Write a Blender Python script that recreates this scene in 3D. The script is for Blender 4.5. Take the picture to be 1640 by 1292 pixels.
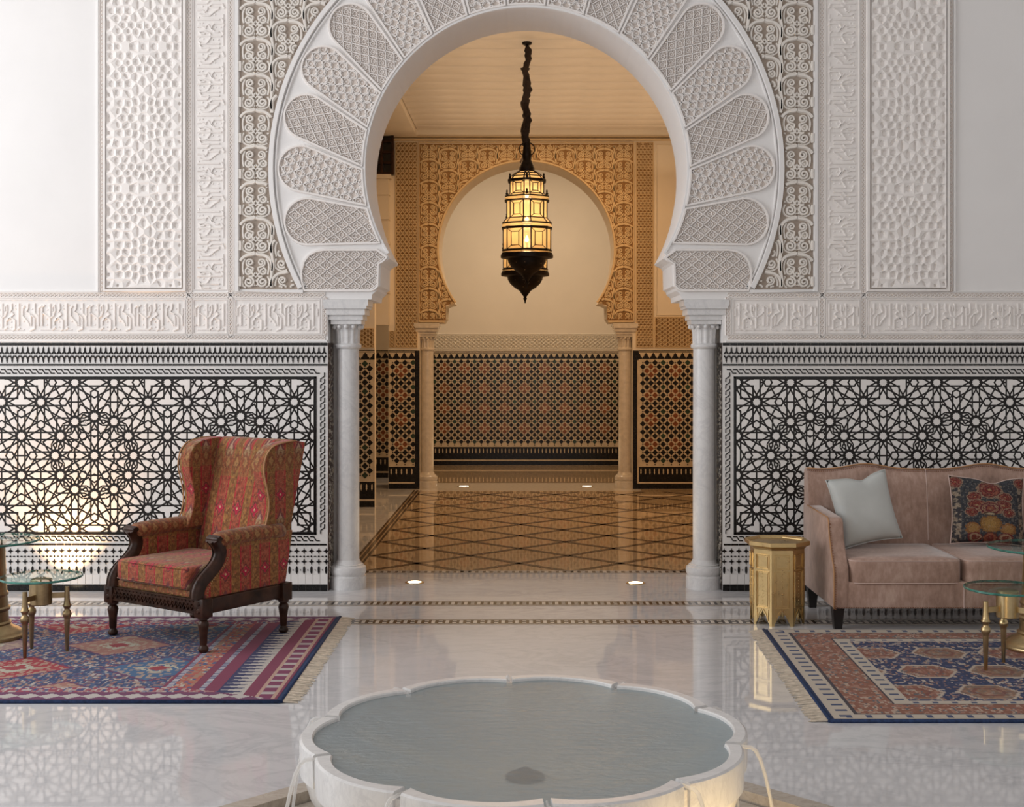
import bpy, bmesh, math, random
import numpy as np
from mathutils import Vector, Matrix
from mathutils.geometry import tessellate_polygon
random.seed(7)
PI = math.pi
scene = bpy.context.scene
for _o in list(bpy.data.objects):
    bpy.data.objects.remove(_o)
COL = scene.collection

# ------------------------------------------------------------------ camera
F = 2020.0            # focal length in pixels of the 1640 x 1292 frame
VX, VY = 843.0, 575.0 # vanishing point
CAMH, CAMD = 1.6, 8.712
cam = bpy.data.objects.new('camera', bpy.data.cameras.new('camera'))
COL.objects.link(cam)
cam.location = (0, -CAMD, CAMH)
cam.rotation_euler = (PI / 2, 0, 0)
cam.data.sensor_width = 36
cam.data.sensor_fit = 'HORIZONTAL'
cam.data.lens = 36 * F / 1640
cam.data.shift_x = (820 - VX) / 1640
cam.data.shift_y = (VY - 646) / 1640
cam.data.clip_end = 100
scene.camera = cam

# ------------------------------------------------------------------ world, exposure, daylight
scene.view_settings.view_transform = 'Standard'
scene.view_settings.look = 'None'
scene.view_settings.gamma = 1
scene.view_settings.exposure = 0.21
scene.view_settings.use_curve_mapping = False
world = bpy.data.worlds.new('sky')
scene.world = world
world.use_nodes = True
bg = world.node_tree.nodes['Background']
bg.inputs[0].default_value = (1.0, 0.97, 0.955, 1)
bg.inputs[1].default_value = 0.60

def area_light(name, loc, aim, sx, sy, power, color):
    l = bpy.data.lights.new(name, 'AREA')
    l.shape = 'RECTANGLE'; l.size = sx; l.size_y = sy; l.energy = power; l.color = color
    o = bpy.data.objects.new(name, l); COL.objects.link(o)
    o.location = loc
    o.rotation_euler = (Vector(aim) - Vector(loc)).to_track_quat('-Z', 'Y').to_euler()
    return o
# tall windows of the lobby, on the left and behind the photographer
area_light('window_daylight', (-6.4, -3.4, 3.2), (0, -1.6, 1.4), 4.6, 4.6, 205, (0.97, 0.98, 1.0))
area_light('hall_ceiling_fill', (0.6, 3.7, 3.86), (0.6, 3.7, 9), 3.6, 5.8, 25, (1.0, 0.72, 0.46))  # added fill panel facing up to brighten the ceiling boards, no real cove
area_light('hall_down_fill', (0.2, 4.4, 3.84), (0.2, 5.2, 0), 1.8, 3.4, 56, (1.0, 0.60, 0.29))  # added warm fill panel under the hall ceiling, no fitting behind it
area_light('far_wall_fill', (0.0, 8.3, 4.25), (0, 9.6, 1.0), 2.6, 0.6, 36, (1.0, 0.76, 0.52))  # added fill to brighten the far wall, source unseen

# ------------------------------------------------------------------ mesh helpers
class Frame:
    """vertical plane facing the camera side: photo pixels measured on that plane, w = metres towards the room"""
    def __init__(s, y0):
        s.y0 = y0; s.S = (CAMD + y0) / F
    def __call__(s, u, v, w=0.0):
        return ((u - VX) * s.S, s.y0 - w, CAMH - (v - VY) * s.S)
class FloorFrame:
    def __init__(s, z=0.0): s.z = z; s.S = 1.0
    def __call__(s, u, v, w=0.0): return (u, v, s.z + w)
class SideFrame:
    """plane x = x0 facing direction d along x; u = y, v = z"""
    def __init__(s, x0, d): s.x0 = x0; s.d = d; s.S = 1.0
    def __call__(s, u, v, w=0.0): return (s.x0 + s.d * w, u, v)
class RotFrame:
    def __init__(s, base, cx, cy, ang):
        s.b = base; s.cx = cx; s.cy = cy; s.c = math.cos(ang); s.s = math.sin(ang); s.S = base.S
    def __call__(s, u, v, w=0.0):
        return s.b(s.cx + s.c * u - s.s * v, s.cy + s.s * u + s.c * v, w)
def fy(py):  return CAMH * F / (py - VY) - CAMD          # floor row -> world y
def fxp(px, y): return (px - VX) / F * (CAMD + y)
def fzp(py, y): return CAMH - (py - VY) / F * (CAMD + y)

class MB:
    def __init__(s): s.v = []; s.f = []; s.uv = None
    def add(s, vs, fs):
        n = len(s.v); s.v.extend(vs); s.f.extend([tuple(i + n for i in f) for f in fs]); return n
    def box(s, x0, x1, y0, y1, z0, z1):
        s.add([(x0,y0,z0),(x1,y0,z0),(x1,y1,z0),(x0,y1,z0),(x0,y0,z1),(x1,y0,z1),(x1,y1,z1),(x0,y1,z1)],
              [(0,3,2,1),(4,5,6,7),(0,1,5,4),(1,2,6,5),(2,3,7,6),(3,0,4,7)])
    def obox(s, c, ax, ay, az, hx, hy, hz):
        c = Vector(c); ax = Vector(ax); ay = Vector(ay); az = Vector(az)
        vs = [tuple(c + ax*hx*i + ay*hy*j + az*hz*k) for k in (-1,1) for j in (-1,1) for i in (-1,1)]
        s.add(vs, [(0,2,3,1),(4,5,7,6),(0,1,5,4),(1,3,7,5),(3,2,6,7),(2,0,4,6)])
    def bar(s, a, b, w, h):
        a = Vector(a); b = Vector(b); d = (b - a); L = d.length; d.normalize()
        up = Vector((0,0,1)) if abs(d.z) < .9 else Vector((1,0,0))
        sd = d.cross(up).normalized(); up = sd.cross(d)
        s.obox((a+b)/2, d, sd, up, L/2, w/2, h/2)
    def lathe(s, prof, c=(0,0), n=24, cap=True, z0=0.0, rot=0.0, flat=False):
        m = len(prof); vs = []
        for k in range(n):
            a = rot + 2*PI*k/n
            for r, z in prof: vs.append((c[0]+r*math.cos(a), c[1]+r*math.sin(a), z0+z))
        fs = []
        for k in range(n):
            k2 = (k+1) % n
            for i in range(m-1): fs.append((k*m+i, k2*m+i, k2*m+i+1, k*m+i+1))
        b = s.add(vs, fs)
        if cap:
            s.f.append(tuple(b+k*m for k in range(n))[::-1]); s.f.append(tuple(b+k*m+m-1 for k in range(n)))
    def tube(s, pts, rad, n=8, cap=True):
        pts = [Vector(p) for p in pts]; m = len(pts); rings = []
        if not isinstance(rad, (list, tuple)): rad = [rad]*m
        nrm = None; base = len(s.v)
        for i, p in enumerate(pts):
            t = (pts[min(i+1,m-1)] - pts[max(i-1,0)]).normalized()
            if nrm is None:
                nrm = t.orthogonal().normalized()
            else:
                nrm = (nrm - t*nrm.dot(t))
                nrm = nrm.normalized() if nrm.length > 1e-6 else t.orthogonal().normalized()
            bi = t.cross(nrm)
            for k in range(n):
                a = 2*PI*k/n
                s.v.append(tuple(p + (nrm*math.cos(a) + bi*math.sin(a))*rad[i]))
        for i in range(m-1):
            for k in range(n):
                k2 = (k+1) % n
                s.f.append((base+i*n+k, base+i*n+k2, base+(i+1)*n+k2, base+(i+1)*n+k))
        if cap:
            s.f.append(tuple(base+k for k in range(n))[::-1]); s.f.append(tuple(base+(m-1)*n+k for k in range(n)))
    def loft(s, rings, cap=True, closed=True):
        n = len(rings[0]); b = len(s.v)
        for r in rings: s.v.extend([tuple(p) for p in r])
        for i in range(len(rings)-1):
            for k in range(n if closed else n-1):
                k2 = (k+1) % n
                s.f.append((b+i*n+k, b+i*n+k2, b+(i+1)*n+k2, b+(i+1)*n+k))
        if cap:
            s.f.append(tuple(b+k for k in range(n))[::-1]); s.f.append(tuple(b+(len(rings)-1)*n+k for k in range(n)))
    def prism(s, poly, fr, w0, w1, back=True):
        """poly in frame coords, solid between w0 (back) and w1 (front)"""
        n = len(poly)
        tris = tessellate_polygon([[Vector((p[0], p[1], 0)) for p in poly]])
        vs = [fr(p[0], p[1], w1) for p in poly] + [fr(p[0], p[1], w0) for p in poly]
        fs = [tuple(t) for t in tris]
        if back: fs += [tuple(i+n for i in t[::-1]) for t in tris]
        fs += [(i, (i+1) % n, (i+1) % n + n, i+n) for i in range(n)]
        s.add(vs, fs)
    def ribbon(s, pts, fr, w, h, base=0.0, closed=False, top=0.55):
        m = len(pts)
        if m < 2: return
        vs = []
        for i in range(m):
            if closed: a = pts[i-1]; b = pts[(i+1) % m]
            else: a = pts[max(i-1,0)]; b = pts[min(i+1,m-1)]
            dx, dy = b[0]-a[0], b[1]-a[1]; L = math.hypot(dx, dy) or 1.0
            nx, ny = -dy/L, dx/L; p = pts[i]; q = w/2; t = q*top
            vs += [fr(p[0]+nx*q, p[1]+ny*q, base), fr(p[0]+nx*t, p[1]+ny*t, base+h),
                   fr(p[0]-nx*t, p[1]-ny*t, base+h), fr(p[0]-nx*q, p[1]-ny*q, base)]
        fs = []
        for i in range(m if closed else m-1):
            j = (i+1) % m
            for k in range(3): fs.append((i*4+k, i*4+k+1, j*4+k+1, j*4+k))
        if not closed: fs += [(0,1,2,3), (m*4-4, m*4-1, m*4-2, m*4-3)]
        s.add(vs, fs)
    def disc(s, c, r, fr, h, base=0.0, n=8, top=0.55, rot=0.0):
        vs = [fr(c[0]+r*math.cos(rot+2*PI*k/n), c[1]+r*math.sin(rot+2*PI*k/n), base) for k in range(n)]
        vs += [fr(c[0]+r*top*math.cos(rot+2*PI*k/n), c[1]+r*top*math.sin(rot+2*PI*k/n), base+h) for k in range(n)]
        s.add(vs, [(k, (k+1)%n, (k+1)%n+n, k+n) for k in range(n)] + [tuple(range(n, 2*n))])
    def tile(s, poly, fr, w0, w1, ch=0.0):
        """flat tile with a chamfered front"""
        n = len(poly)
        c = (sum(p[0] for p in poly)/n, sum(p[1] for p in poly)/n)
        vs = [fr(p[0], p[1], w0) for p in poly] + [fr(p[0], p[1], w1) for p in poly]
        tris = tessellate_polygon([[Vector((p[0], p[1], 0)) for p in poly]])
        s.add(vs, [(i, (i+1) % n, (i+1) % n + n, i+n) for i in range(n)] + [tuple(i+n for i in t) for t in tris])
    def mesh(s, name, mat=None, smooth=False, uvmode=None, fix=True, angle=None):
        me = bpy.data.meshes.new(name)
        me.from_pydata(s.v, [], s.f)
        if fix:
            bm = bmesh.new(); bm.from_mesh(me)
            bmesh.ops.recalc_face_normals(bm, faces=bm.faces)
            bm.to_mesh(me); bm.free()
        if mat: me.materials.append(mat)
        if smooth:
            me.polygons.foreach_set('use_smooth', [True]*len(me.polygons))
            if angle:
                me.set_sharp_from_angle(angle=math.radians(angle))
        me.update()
        return me
    def build(s, name, mat, parent=None, smooth=False, angle=None, fix=True, kind=None):
        o = bpy.data.objects.new(name, s.mesh(name, mat, smooth, angle=angle, fix=fix))
        COL.objects.link(o)
        if parent: o.parent = parent
        if kind: o['kind'] = kind
        return o

def empty(name, loc=(0,0,0), rz=0.0):
    o = bpy.data.objects.new(name, None); COL.objects.link(o)
    o.location = loc; o.rotation_euler = (0,0,rz); o.empty_display_size = .1
    return o
def tag(o, label, cat, group=None):
    o['label'] = label; o['category'] = cat
    if group: o['group'] = group
    return o
def struct(o, label=None):
    o['kind'] = 'structure'
    if label: o['label'] = label
    return o
def inst(me, name, parent, loc=(0,0,0)):
    o = bpy.data.objects.new(name, me); COL.objects.link(o); o.parent = parent; o.location = loc
    return o
def bevel_mesh(o, width, seg=3, angle=30, sub=0):
    bm = bmesh.new(); bm.from_mesh(o.data)
    bmesh.ops.remove_doubles(bm, verts=bm.verts, dist=1e-5)
    ed = [e for e in bm.edges if len(e.link_faces) == 2 and e.calc_face_angle(0) > math.radians(angle)]
    bmesh.ops.bevel(bm, geom=ed, offset=width, segments=seg, profile=.5, affect='EDGES', clamp_overlap=True)
    if sub:
        bmesh.ops.triangulate(bm, faces=[f for f in bm.faces if len(f.verts) > 4])
        bmesh.ops.subdivide_edges(bm, edges=bm.edges, cuts=sub, use_grid_fill=True, smooth=.0)
    bm.to_mesh(o.data); bm.free()
    for p in o.data.polygons: p.use_smooth = True
    o.data.set_sharp_from_angle(angle=math.radians(60))
    return o
def box_uv(o, mode='box'):
    """box-projected UVs in metres; v carries on from the top face over the front"""
    me = o.data
    uv = me.uv_layers.new(name='UVMap')
    for p in me.polygons:
        n = p.normal
        for li in p.loop_indices:
            c = me.vertices[me.loops[li].vertex_index].co
            if mode == 'x': q = (c.x, c.z - c.y)
            elif mode == 'y': q = (c.y, c.z)
            elif abs(n.x) > max(abs(n.y), abs(n.z)) * .9: q = (c.y, c.z)
            elif abs(n.y) > abs(n.z): q = (c.x, c.z)
            else: q = (c.x, c.y)
            uv.data[li].uv = q

# ------------------------------------------------------------------ plane geometry: rosette straps -> tiles
def rosette_segments(sites, n, d, alpha, rect, ext=0.0):
    x0, y0, x1, y1 = rect
    C = np.array(sites, float); segs = []
    for i, c in enumerate(C):
        D = np.delete(C, i, 0) - c; D2 = (D**2).sum(1)
        near = D2 < (150**2); D = D[near]; D2 = D2[near]
        for k in range(n):
            th = 2*PI*k/n; u = np.array([math.cos(th), math.sin(th)]); nn = np.array([-u[1], u[0]])
            for o in (d, -d):
                den = D @ u; num = D2/2 - o*(D @ nn)
                ok = den > 1e-6
                if not ok.any(): continue
                sm = (num[ok]/den[ok]).min(); s0 = d/math.tan(alpha)
                bad = (~ok) & (num < 0)
                if sm <= s0 + .05: continue
                a = c + u*s0 + nn*o; b = c + u*(sm + ext) + nn*o
                segs.append((a[0], a[1], b[0], b[1]))
    out = []
    for a0, b0, a1, b1 in segs:                       # clip to the rectangle
        t0, t1 = 0.0, 1.0; dx, dy = a1-a0, b1-b0; ok = True
        for p, q in ((-dx, a0-x0), (dx, x1-a0), (-dy, b0-y0), (dy, y1-b0)):
            if abs(p) < 1e-9:
                if q < 0: ok = False
            else:
                r = q/p
                if p < 0: t0 = max(t0, r)
                else: t1 = min(t1, r)
        if ok and t1 - t0 > 1e-4:
            out.append((a0+dx*t0, b0+dy*t0, a0+dx*t1, b0+dy*t1))
    out += [(x0,y0,x1,y0),(x1,y0,x1,y1),(x1,y1,x0,y1),(x0,y1,x0,y0)]
    return np.array(out)

def planar_faces(S, tol=0.12):
    n = len(S); P = S[:, :2]; R = S[:, 2:] - P
    par = [[0.0, 1.0] for _ in range(n)]
    L = np.hypot(R[:, 0], R[:, 1])
    for i in range(n):
        d = P - P[i]
        cr = R[i,0]*R[:,1] - R[i,1]*R[:,0]
        with np.errstate(divide='ignore', invalid='ignore'):
            t = (d[:,0]*R[:,1] - d[:,1]*R[:,0])/cr
            u = (d[:,0]*R[i,1] - d[:,1]*R[i,0])/cr
        e = tol/L[i]; eu = tol/L
        ok = (np.abs(cr) > 1e-6) & (t > -e) & (t < 1+e) & (u > -eu) & (u < 1+eu)
        par[i] += [min(1.0, max(0.0, float(x))) for x in t[ok]]
    grid = {}; V = []
    def vid(p):
        kx, ky = int(math.floor(p[0]/.3)), int(math.floor(p[1]/.3))
        for ix in (kx-1, kx, kx+1):
            for iy in (ky-1, ky, ky+1):
                for j in grid.get((ix, iy), ()):
                    if abs(V[j][0]-p[0]) < .25 and abs(V[j][1]-p[1]) < .25: return j
        V.append((p[0], p[1])); grid.setdefault((kx, ky), []).append(len(V)-1); return len(V)-1
    E = set()
    for i in range(n):
        ts = sorted(par[i]); prev = None
        for t in ts:
            j = vid((P[i,0]+R[i,0]*t, P[i,1]+R[i,1]*t))
            if prev is not None and j != prev: E.add((min(j, prev), max(j, prev)))
            prev = j
    adj = {}
    for a, b in E:
        adj.setdefault(a, set()).add(b); adj.setdefault(b, set()).add(a)
    st = [v for v in adj if len(adj[v]) == 1]
    while st:                                          # drop loose ends
        v = st.pop()
        if len(adj.get(v, ())) != 1: continue
        w = adj[v].pop(); adj[w].discard(v)
        if len(adj[w]) == 1: st.append(w)
    order = {v: sorted(ws, key=lambda w: math.atan2(V[w][1]-V[v][1], V[w][0]-V[v][0])) for v, ws in adj.items() if ws}
    idx = {v: {w: k for k, w in enumerate(ws)} for v, ws in order.items()}
    seen = set(); faces = []
    for a in order:
        for b in order[a]:
            if (a, b) in seen: continue
            f = []; x, y = a, b
            while (x, y) not in seen:
                seen.add((x, y)); f.append(x)
                ws = order[y]; z = ws[(idx[y][x]-1) % len(ws)]
                x, y = y, z
            pts = [V[k] for k in f]
            if len(pts) >= 3 and poly_area(pts) > .5: faces.append(pts)
    return faces
def poly_area(p):
    return .5*sum(p[i][0]*p[(i+1) % len(p)][1] - p[(i+1) % len(p)][0]*p[i][1] for i in range(len(p)))
def inset(poly, w, amin=1.0):
    pts = [p for i, p in enumerate(poly) if math.hypot(p[0]-poly[i-1][0], p[1]-poly[i-1][1]) > 1e-3]
    lines = []
    for i in range(len(pts)):
        a, b = pts[i], pts[(i+1) % len(pts)]; L = math.hypot(b[0]-a[0], b[1]-a[1])
        u = ((b[0]-a[0])/L, (b[1]-a[1])/L)
        if lines and abs(u[0]*lines[-1][1][1]-u[1]*lines[-1][1][0]) < 1e-3 and u[0]*lines[-1][1][0]+u[1]*lines[-1][1][1] > 0: continue
        lines.append(((a[0]-u[1]*w, a[1]+u[0]*w), u))
    for _ in range(12):
        n = len(lines)
        if n < 3: return None
        q = []
        for i in range(n):
            (p, u), (r, v) = lines[i-1], lines[i]
            cr = u[0]*v[1]-u[1]*v[0]
            if abs(cr) < 1e-4: q.append(r); continue
            t = ((r[0]-p[0])*v[1]-(r[1]-p[1])*v[0])/cr
            q.append((p[0]+u[0]*t, p[1]+u[1]*t))
        bad = [i for i in range(n) if (q[(i+1) % n][0]-q[i][0])*lines[i][1][0]+(q[(i+1) % n][1]-q[i][1])*lines[i][1][1] <= 1e-4]
        if not bad: break
        worst = min(bad, key=lambda i: (q[(i+1) % n][0]-q[i][0])*lines[i][1][0]+(q[(i+1) % n][1]-q[i][1])*lines[i][1][1])
        lines.pop(worst)
    else:
        return None
    x0 = min(p[0] for p in poly)-.5; x1 = max(p[0] for p in poly)+.5
    y0 = min(p[1] for p in poly)-.5; y1 = max(p[1] for p in poly)+.5
    if any(not (x0 < p[0] < x1 and y0 < p[1] < y1) for p in q): return None
    return q if amin < poly_area(q) < poly_area(poly) else None
def resample(pts, step, closed=False):
    out = []; P = pts + [pts[0]] if closed else pts
    for i in range(len(P)-1):
        a, b = P[i], P[i+1]; L = math.hypot(b[0]-a[0], b[1]-a[1]); k = max(1, int(math.ceil(L/step)))
        for j in range(k): out.append((a[0]+(b[0]-a[0])*j/k, a[1]+(b[1]-a[1])*j/k))
    if not closed: out.append(P[-1])
    return out
def smooth_curve(pts, k=5):
    """Catmull-Rom through the points"""
    out = []
    for i in range(len(pts)-1):
        p0 = pts[max(i-1,0)]; p1 = pts[i]; p2 = pts[i+1]; p3 = pts[min(i+2,len(pts)-1)]
        for j in range(k):
            t = j/k
            out.append(tuple(.5*((2*p1[c]) + (p2[c]-p0[c])*t + (2*p0[c]-5*p1[c]+4*p2[c]-p3[c])*t*t + (3*p1[c]-p0[c]-3*p2[c]+p3[c])*t**3) for c in range(len(p1))))
    out.append(tuple(pts[-1]))
    return out
def spiral(c, R, r0, a0, turns, n=16):
    return [(c[0]+(R+(r0-R)*k/n)*math.cos(a0+2*PI*turns*k/n), c[1]+(R+(r0-R)*k/n)*math.sin(a0+2*PI*turns*k/n)) for k in range(n+1)]
def clip_runs(pts, inside):
    runs = []; cur = []
    for p in pts:
        if inside(p): cur.append(p)
        else:
            if len(cur) > 1: runs.append(cur)
            cur = []
    if len(cur) > 1: runs.append(cur)
    return runs
def in_poly(poly):
    xs = [p[0] for p in poly]; ys = [p[1] for p in poly]
    x0, x1, y0, y1 = min(xs), max(xs), min(ys), max(ys)
    def f(p):
        x, y = p
        if not (x0 <= x <= x1 and y0 <= y <= y1): return False
        r = False; j = len(poly)-1
        for i in range(len(poly)):
            if (poly[i][1] > y) != (poly[j][1] > y) and x < (poly[j][0]-poly[i][0])*(y-poly[i][1])/(poly[j][1]-poly[i][1])+poly[i][0]: r = not r
            j = i
        return r
    return f
# ------------------------------------------------------------------ procedural materials
class V:
    """a shader socket with arithmetic"""
    def __init__(s, g, sock): s.g = g; s.k = sock
    def _m(s, op, *a): return s.g.math(op, s, *a)
    def __add__(s, o): return s._m('ADD', o)
    __radd__ = __add__
    def __sub__(s, o): return s._m('SUBTRACT', o)
    def __rsub__(s, o): return s.g.math('SUBTRACT', o, s)
    def __mul__(s, o): return s._m('MULTIPLY', o)
    __rmul__ = __mul__
    def __truediv__(s, o): return s._m('DIVIDE', o)
    def __rtruediv__(s, o): return s.g.math('DIVIDE', o, s)
    def __lt__(s, o): return s._m('LESS_THAN', o)
    def __gt__(s, o): return s._m('GREATER_THAN', o)
    def abs(s): return s._m('ABSOLUTE')
    def floor(s): return s._m('FLOOR')
    def fract(s): return s._m('FRACT')
    def sin(s): return s._m('SINE')
    def cos(s): return s._m('COSINE')
    def sqrt(s): return s._m('SQRT')
    def min(s, o): return s._m('MINIMUM', o)
    def max(s, o): return s._m('MAXIMUM', o)
    def mod(s, o): return s._m('FLOORED_MODULO', o)
    def tri(s, p):                                    # centred repeat: -p/2 .. p/2
        return (s + p*.5).mod(p) - p*.5
class G:
    def __init__(s, name):
        s.m = bpy.data.materials.new(name); s.m.use_nodes = True
        s.nt = s.m.node_tree; s.b = s.nt.nodes['Principled BSDF']; s.out = s.nt.nodes['Material Output']
    def put(s, inp, v):
        if isinstance(v, V): s.nt.links.new(v.k, inp)
        elif hasattr(v, 'is_output'): s.nt.links.new(v, inp)
        elif isinstance(v, (tuple, list)): inp.default_value = tuple(v) + ((1,) if len(v) == 3 and len(inp.default_value) == 4 else ())
        else: inp.default_value = v
    def math(s, op, *a):
        n = s.nt.nodes.new('ShaderNodeMath'); n.operation = op
        for i, x in enumerate(a): s.put(n.inputs[i], x)
        return V(s, n.outputs[0])
    def coords(s, kind='Object'):
        n = s.nt.nodes.new('ShaderNodeTexCoord'); return n.outputs[kind]
    def xyz(s, sock):
        n = s.nt.nodes.new('ShaderNodeSeparateXYZ'); s.nt.links.new(sock, n.inputs[0])
        return [V(s, o) for o in n.outputs]
    def vec(s, x, y, z=0.0):
        n = s.nt.nodes.new('ShaderNodeCombineXYZ')
        for i, q in enumerate((x, y, z)): s.put(n.inputs[i], q)
        return n.outputs[0]
    def mapping(s, sock, scale=(1,1,1), rot=(0,0,0), loc=(0,0,0)):
        n = s.nt.nodes.new('ShaderNodeMapping'); s.nt.links.new(sock, n.inputs[0])
        n.inputs['Scale'].default_value = scale; n.inputs['Rotation'].default_value = rot; n.inputs['Location'].default_value = loc
        return n.outputs[0]
    def noise(s, sock, scale, detail=4, rough=.55, dist=0.0):
        n = s.nt.nodes.new('ShaderNodeTexNoise')
        if sock is not None: s.nt.links.new(sock, n.inputs['Vector'])
        n.inputs['Scale'].default_value = scale; n.inputs['Detail'].default_value = detail
        n.inputs['Roughness'].default_value = rough; n.inputs['Distortion'].default_value = dist
        return V(s, n.outputs[0])
    def white(s, sock):
        n = s.nt.nodes.new('ShaderNodeTexWhiteNoise'); s.nt.links.new(sock, n.inputs['Vector'])
        return V(s, n.outputs[0])
    def voronoi(s, sock, scale, feature='F1'):
        n = s.nt.nodes.new('ShaderNodeTexVoronoi'); s.nt.links.new(sock, n.inputs['Vector'])
        n.inputs['Scale'].default_value = scale; n.feature = feature
        return V(s, n.outputs[0])
    def ramp(s, fac, stops, interp='LINEAR'):
        n = s.nt.nodes.new('ShaderNodeValToRGB'); s.put(n.inputs[0], fac)
        cr = n.color_ramp; cr.interpolation = interp
        while len(cr.elements) < len(stops): cr.elements.new(.5)
        for e, (p, c) in zip(cr.elements, stops): e.position = p; e.color = tuple(c) + (1,)
        return n.outputs[0]
    def mix(s, fac, a, b, blend='MIX'):
        n = s.nt.nodes.new('ShaderNodeMix'); n.data_type = 'RGBA'; n.blend_type = blend
        s.put(n.inputs[0], fac); s.put(n.inputs[6], a); s.put(n.inputs[7], b)
        return n.outputs[2]
    def bump(s, h, strength=.3, dist=.01):
        n = s.nt.nodes.new('ShaderNodeBump'); s.put(n.inputs['Height'], h)
        n.inputs['Strength'].default_value = strength; n.inputs['Distance'].default_value = dist
        s.nt.links.new(n.outputs[0], s.b.inputs['Normal'])
    def fin(s, color=None, rough=None, metal=None, spec=None, **kw):
        if color is not None: s.put(s.b.inputs['Base Color'], color)
        if rough is not None: s.put(s.b.inputs['Roughness'], rough)
        if metal is not None: s.put(s.b.inputs['Metallic'], metal)
        if spec is not None: s.put(s.b.inputs['Specular IOR Level'], spec)
        for k, v in kw.items(): s.put(s.b.inputs[k.replace('_', ' ')], v)
        return s.m
M = {}
def simple(name, c, rough=.6, metal=0.0, vary=.06, scale=6.0, bump=0.0, bscale=60.0, spec=None):
    g = G(name); co = g.coords()
    n = g.noise(co, scale, 5)
    lo = tuple(max(0, x*(1-vary*1.6)) for x in c); hi = tuple(min(1, x*(1+vary)) for x in c)
    col = g.ramp(n, [(.3, lo), (.7, hi)])
    if bump: g.bump(g.noise(co, bscale, 4), bump, .004)
    M[name] = g.fin(col, rough, metal, spec); return M[name]
simple('plaster', (.84,.825,.815), .85, vary=.015, scale=2.0, bump=.10, bscale=90)
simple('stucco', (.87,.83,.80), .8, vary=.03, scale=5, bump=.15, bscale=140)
simple('stucco_ground', (.70,.625,.57), .9, vary=.06, scale=8, bump=.2, bscale=120)  # recess shade put into the colour, darker than the raised relief
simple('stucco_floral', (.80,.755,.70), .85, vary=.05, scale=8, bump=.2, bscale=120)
simple('stucco_floral_ground', (.40,.33,.275), .9, vary=.1, scale=9)  # crevice shade painted in, much darker than the scrollwork
simple('hall_plaster', (.80,.72,.60), .8, vary=.03, scale=2)
simple('hall_stucco', (.70,.54,.33), .8, vary=.06, scale=6, bump=.15, bscale=120)
simple('hall_stucco_ground', (.30,.175,.075), .9, vary=.08, scale=8)  # shade of the hall relief's recesses painted into the ground colour
simple('far_plaster', (.80,.75,.66), .8, vary=.02, scale=2)
simple('black_tile', (.010,.009,.009), .22, vary=.3, scale=20, spec=.32)
simple('white_tile', (.82,.79,.765), .20, vary=.035, scale=5)
simple('black_grout', (.016,.013,.012), .40, vary=.25, scale=30, spec=.3)
simple('white_grout', (.72,.70,.68), .6, vary=.05, scale=12)
simple('tan_tile', (.62,.52,.38), .25, vary=.10, scale=14)
simple('orange_tile', (.20,.058,.018), .22, vary=.25, scale=16)
simple('green_tile', (.02,.05,.03), .22, vary=.3, scale=16)
simple('brown_mosaic', (.10,.055,.04), .3, vary=.5, scale=60)
simple('dark_stone', (.05,.035,.028), .18, vary=.4, scale=40)
simple('brown_inlay', (.10,.060,.034), .12, vary=.4, scale=25)
simple('cream_stone', (.66,.60,.52), .15, vary=.08, scale=20)
simple('wood_dark', (.042,.017,.010), .32, vary=.45, scale=14, bump=.12, bscale=50, spec=.28)
simple('wood_black', (.012,.009,.008), .35, vary=.3, scale=14)
simple('iron', (.018,.012,.009), .42, metal=.7, vary=.4, scale=30, bump=.2, bscale=80)
simple('cloth_dark', (.03,.017,.011), .9, vary=.4, scale=30, bump=.4, bscale=80)
simple('nail_brass', (.55,.40,.20), .3, metal=1.0, vary=.1)
simple('nail_bronze', (.28,.13,.07), .35, metal=.8, vary=.2)
simple('fringe', (.66,.57,.46), .9, vary=.15, scale=40)
simple('rug_navy', (.016,.035,.10), .9, vary=.3, scale=60, bump=.4, bscale=200)
simple('pillow_blue', (.52,.54,.525), .55, vary=.05, scale=5, bump=.08, bscale=300)
simple('piping_rose', (.55,.41,.36), .7, vary=.05)
simple('piping_gold', (.42,.22,.10), .7, vary=.1)
simple('ceiling_board', (.74,.68,.60), .55, vary=.06, scale=3)

def marble(name, base, vein, rough, scale=2.2, amount=.55, spec=.5):
    g = G(name); co = g.coords()
    warp = g.noise(co, scale*.7, 6, .6)
    v = g.mapping(co, (1, 2.2, 1), (.2, .1, .55))
    n1 = g.noise(v, scale, 8, .62, 1.6)
    vein1 = (n1 - .5).abs()
    n2 = g.noise(v, scale*3.3, 7, .6, 1.2)
    vein2 = (n2 - .5).abs()
    a = g.math('SUBTRACT', 1.0, (vein1*18).min(1.0))*.7 + g.math('SUBTRACT', 1.0, (vein2*14).min(1.0))*.35
    a = a*(warp*1.6 - .25)
    cloud = g.ramp(g.noise(co, scale*.5, 4), [(.3, tuple(x*.93 for x in base)), (.7, base)])
    fac = (a*amount).max(0.0).min(1.0)
    col = g.mix(fac, cloud, vein)
    M[name] = g.fin(col, rough, 0, spec); return M[name]
marble('marble_floor', (.66,.655,.665), (.33,.34,.37), .035, 1.3, .55)
marble('marble_white', (.74,.73,.725), (.42,.42,.44), .28, 4.0, .55)
marble('marble_fountain', (.78,.77,.76), (.50,.49,.50), .22, 5.0, .6)
marble('marble_hall', (.56,.41,.25), (.30,.19,.10), .03, 1.5, .5)
marble('marble_kerb', (.52,.46,.39), (.28,.23,.18), .25, 6.0, .8)

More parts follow.
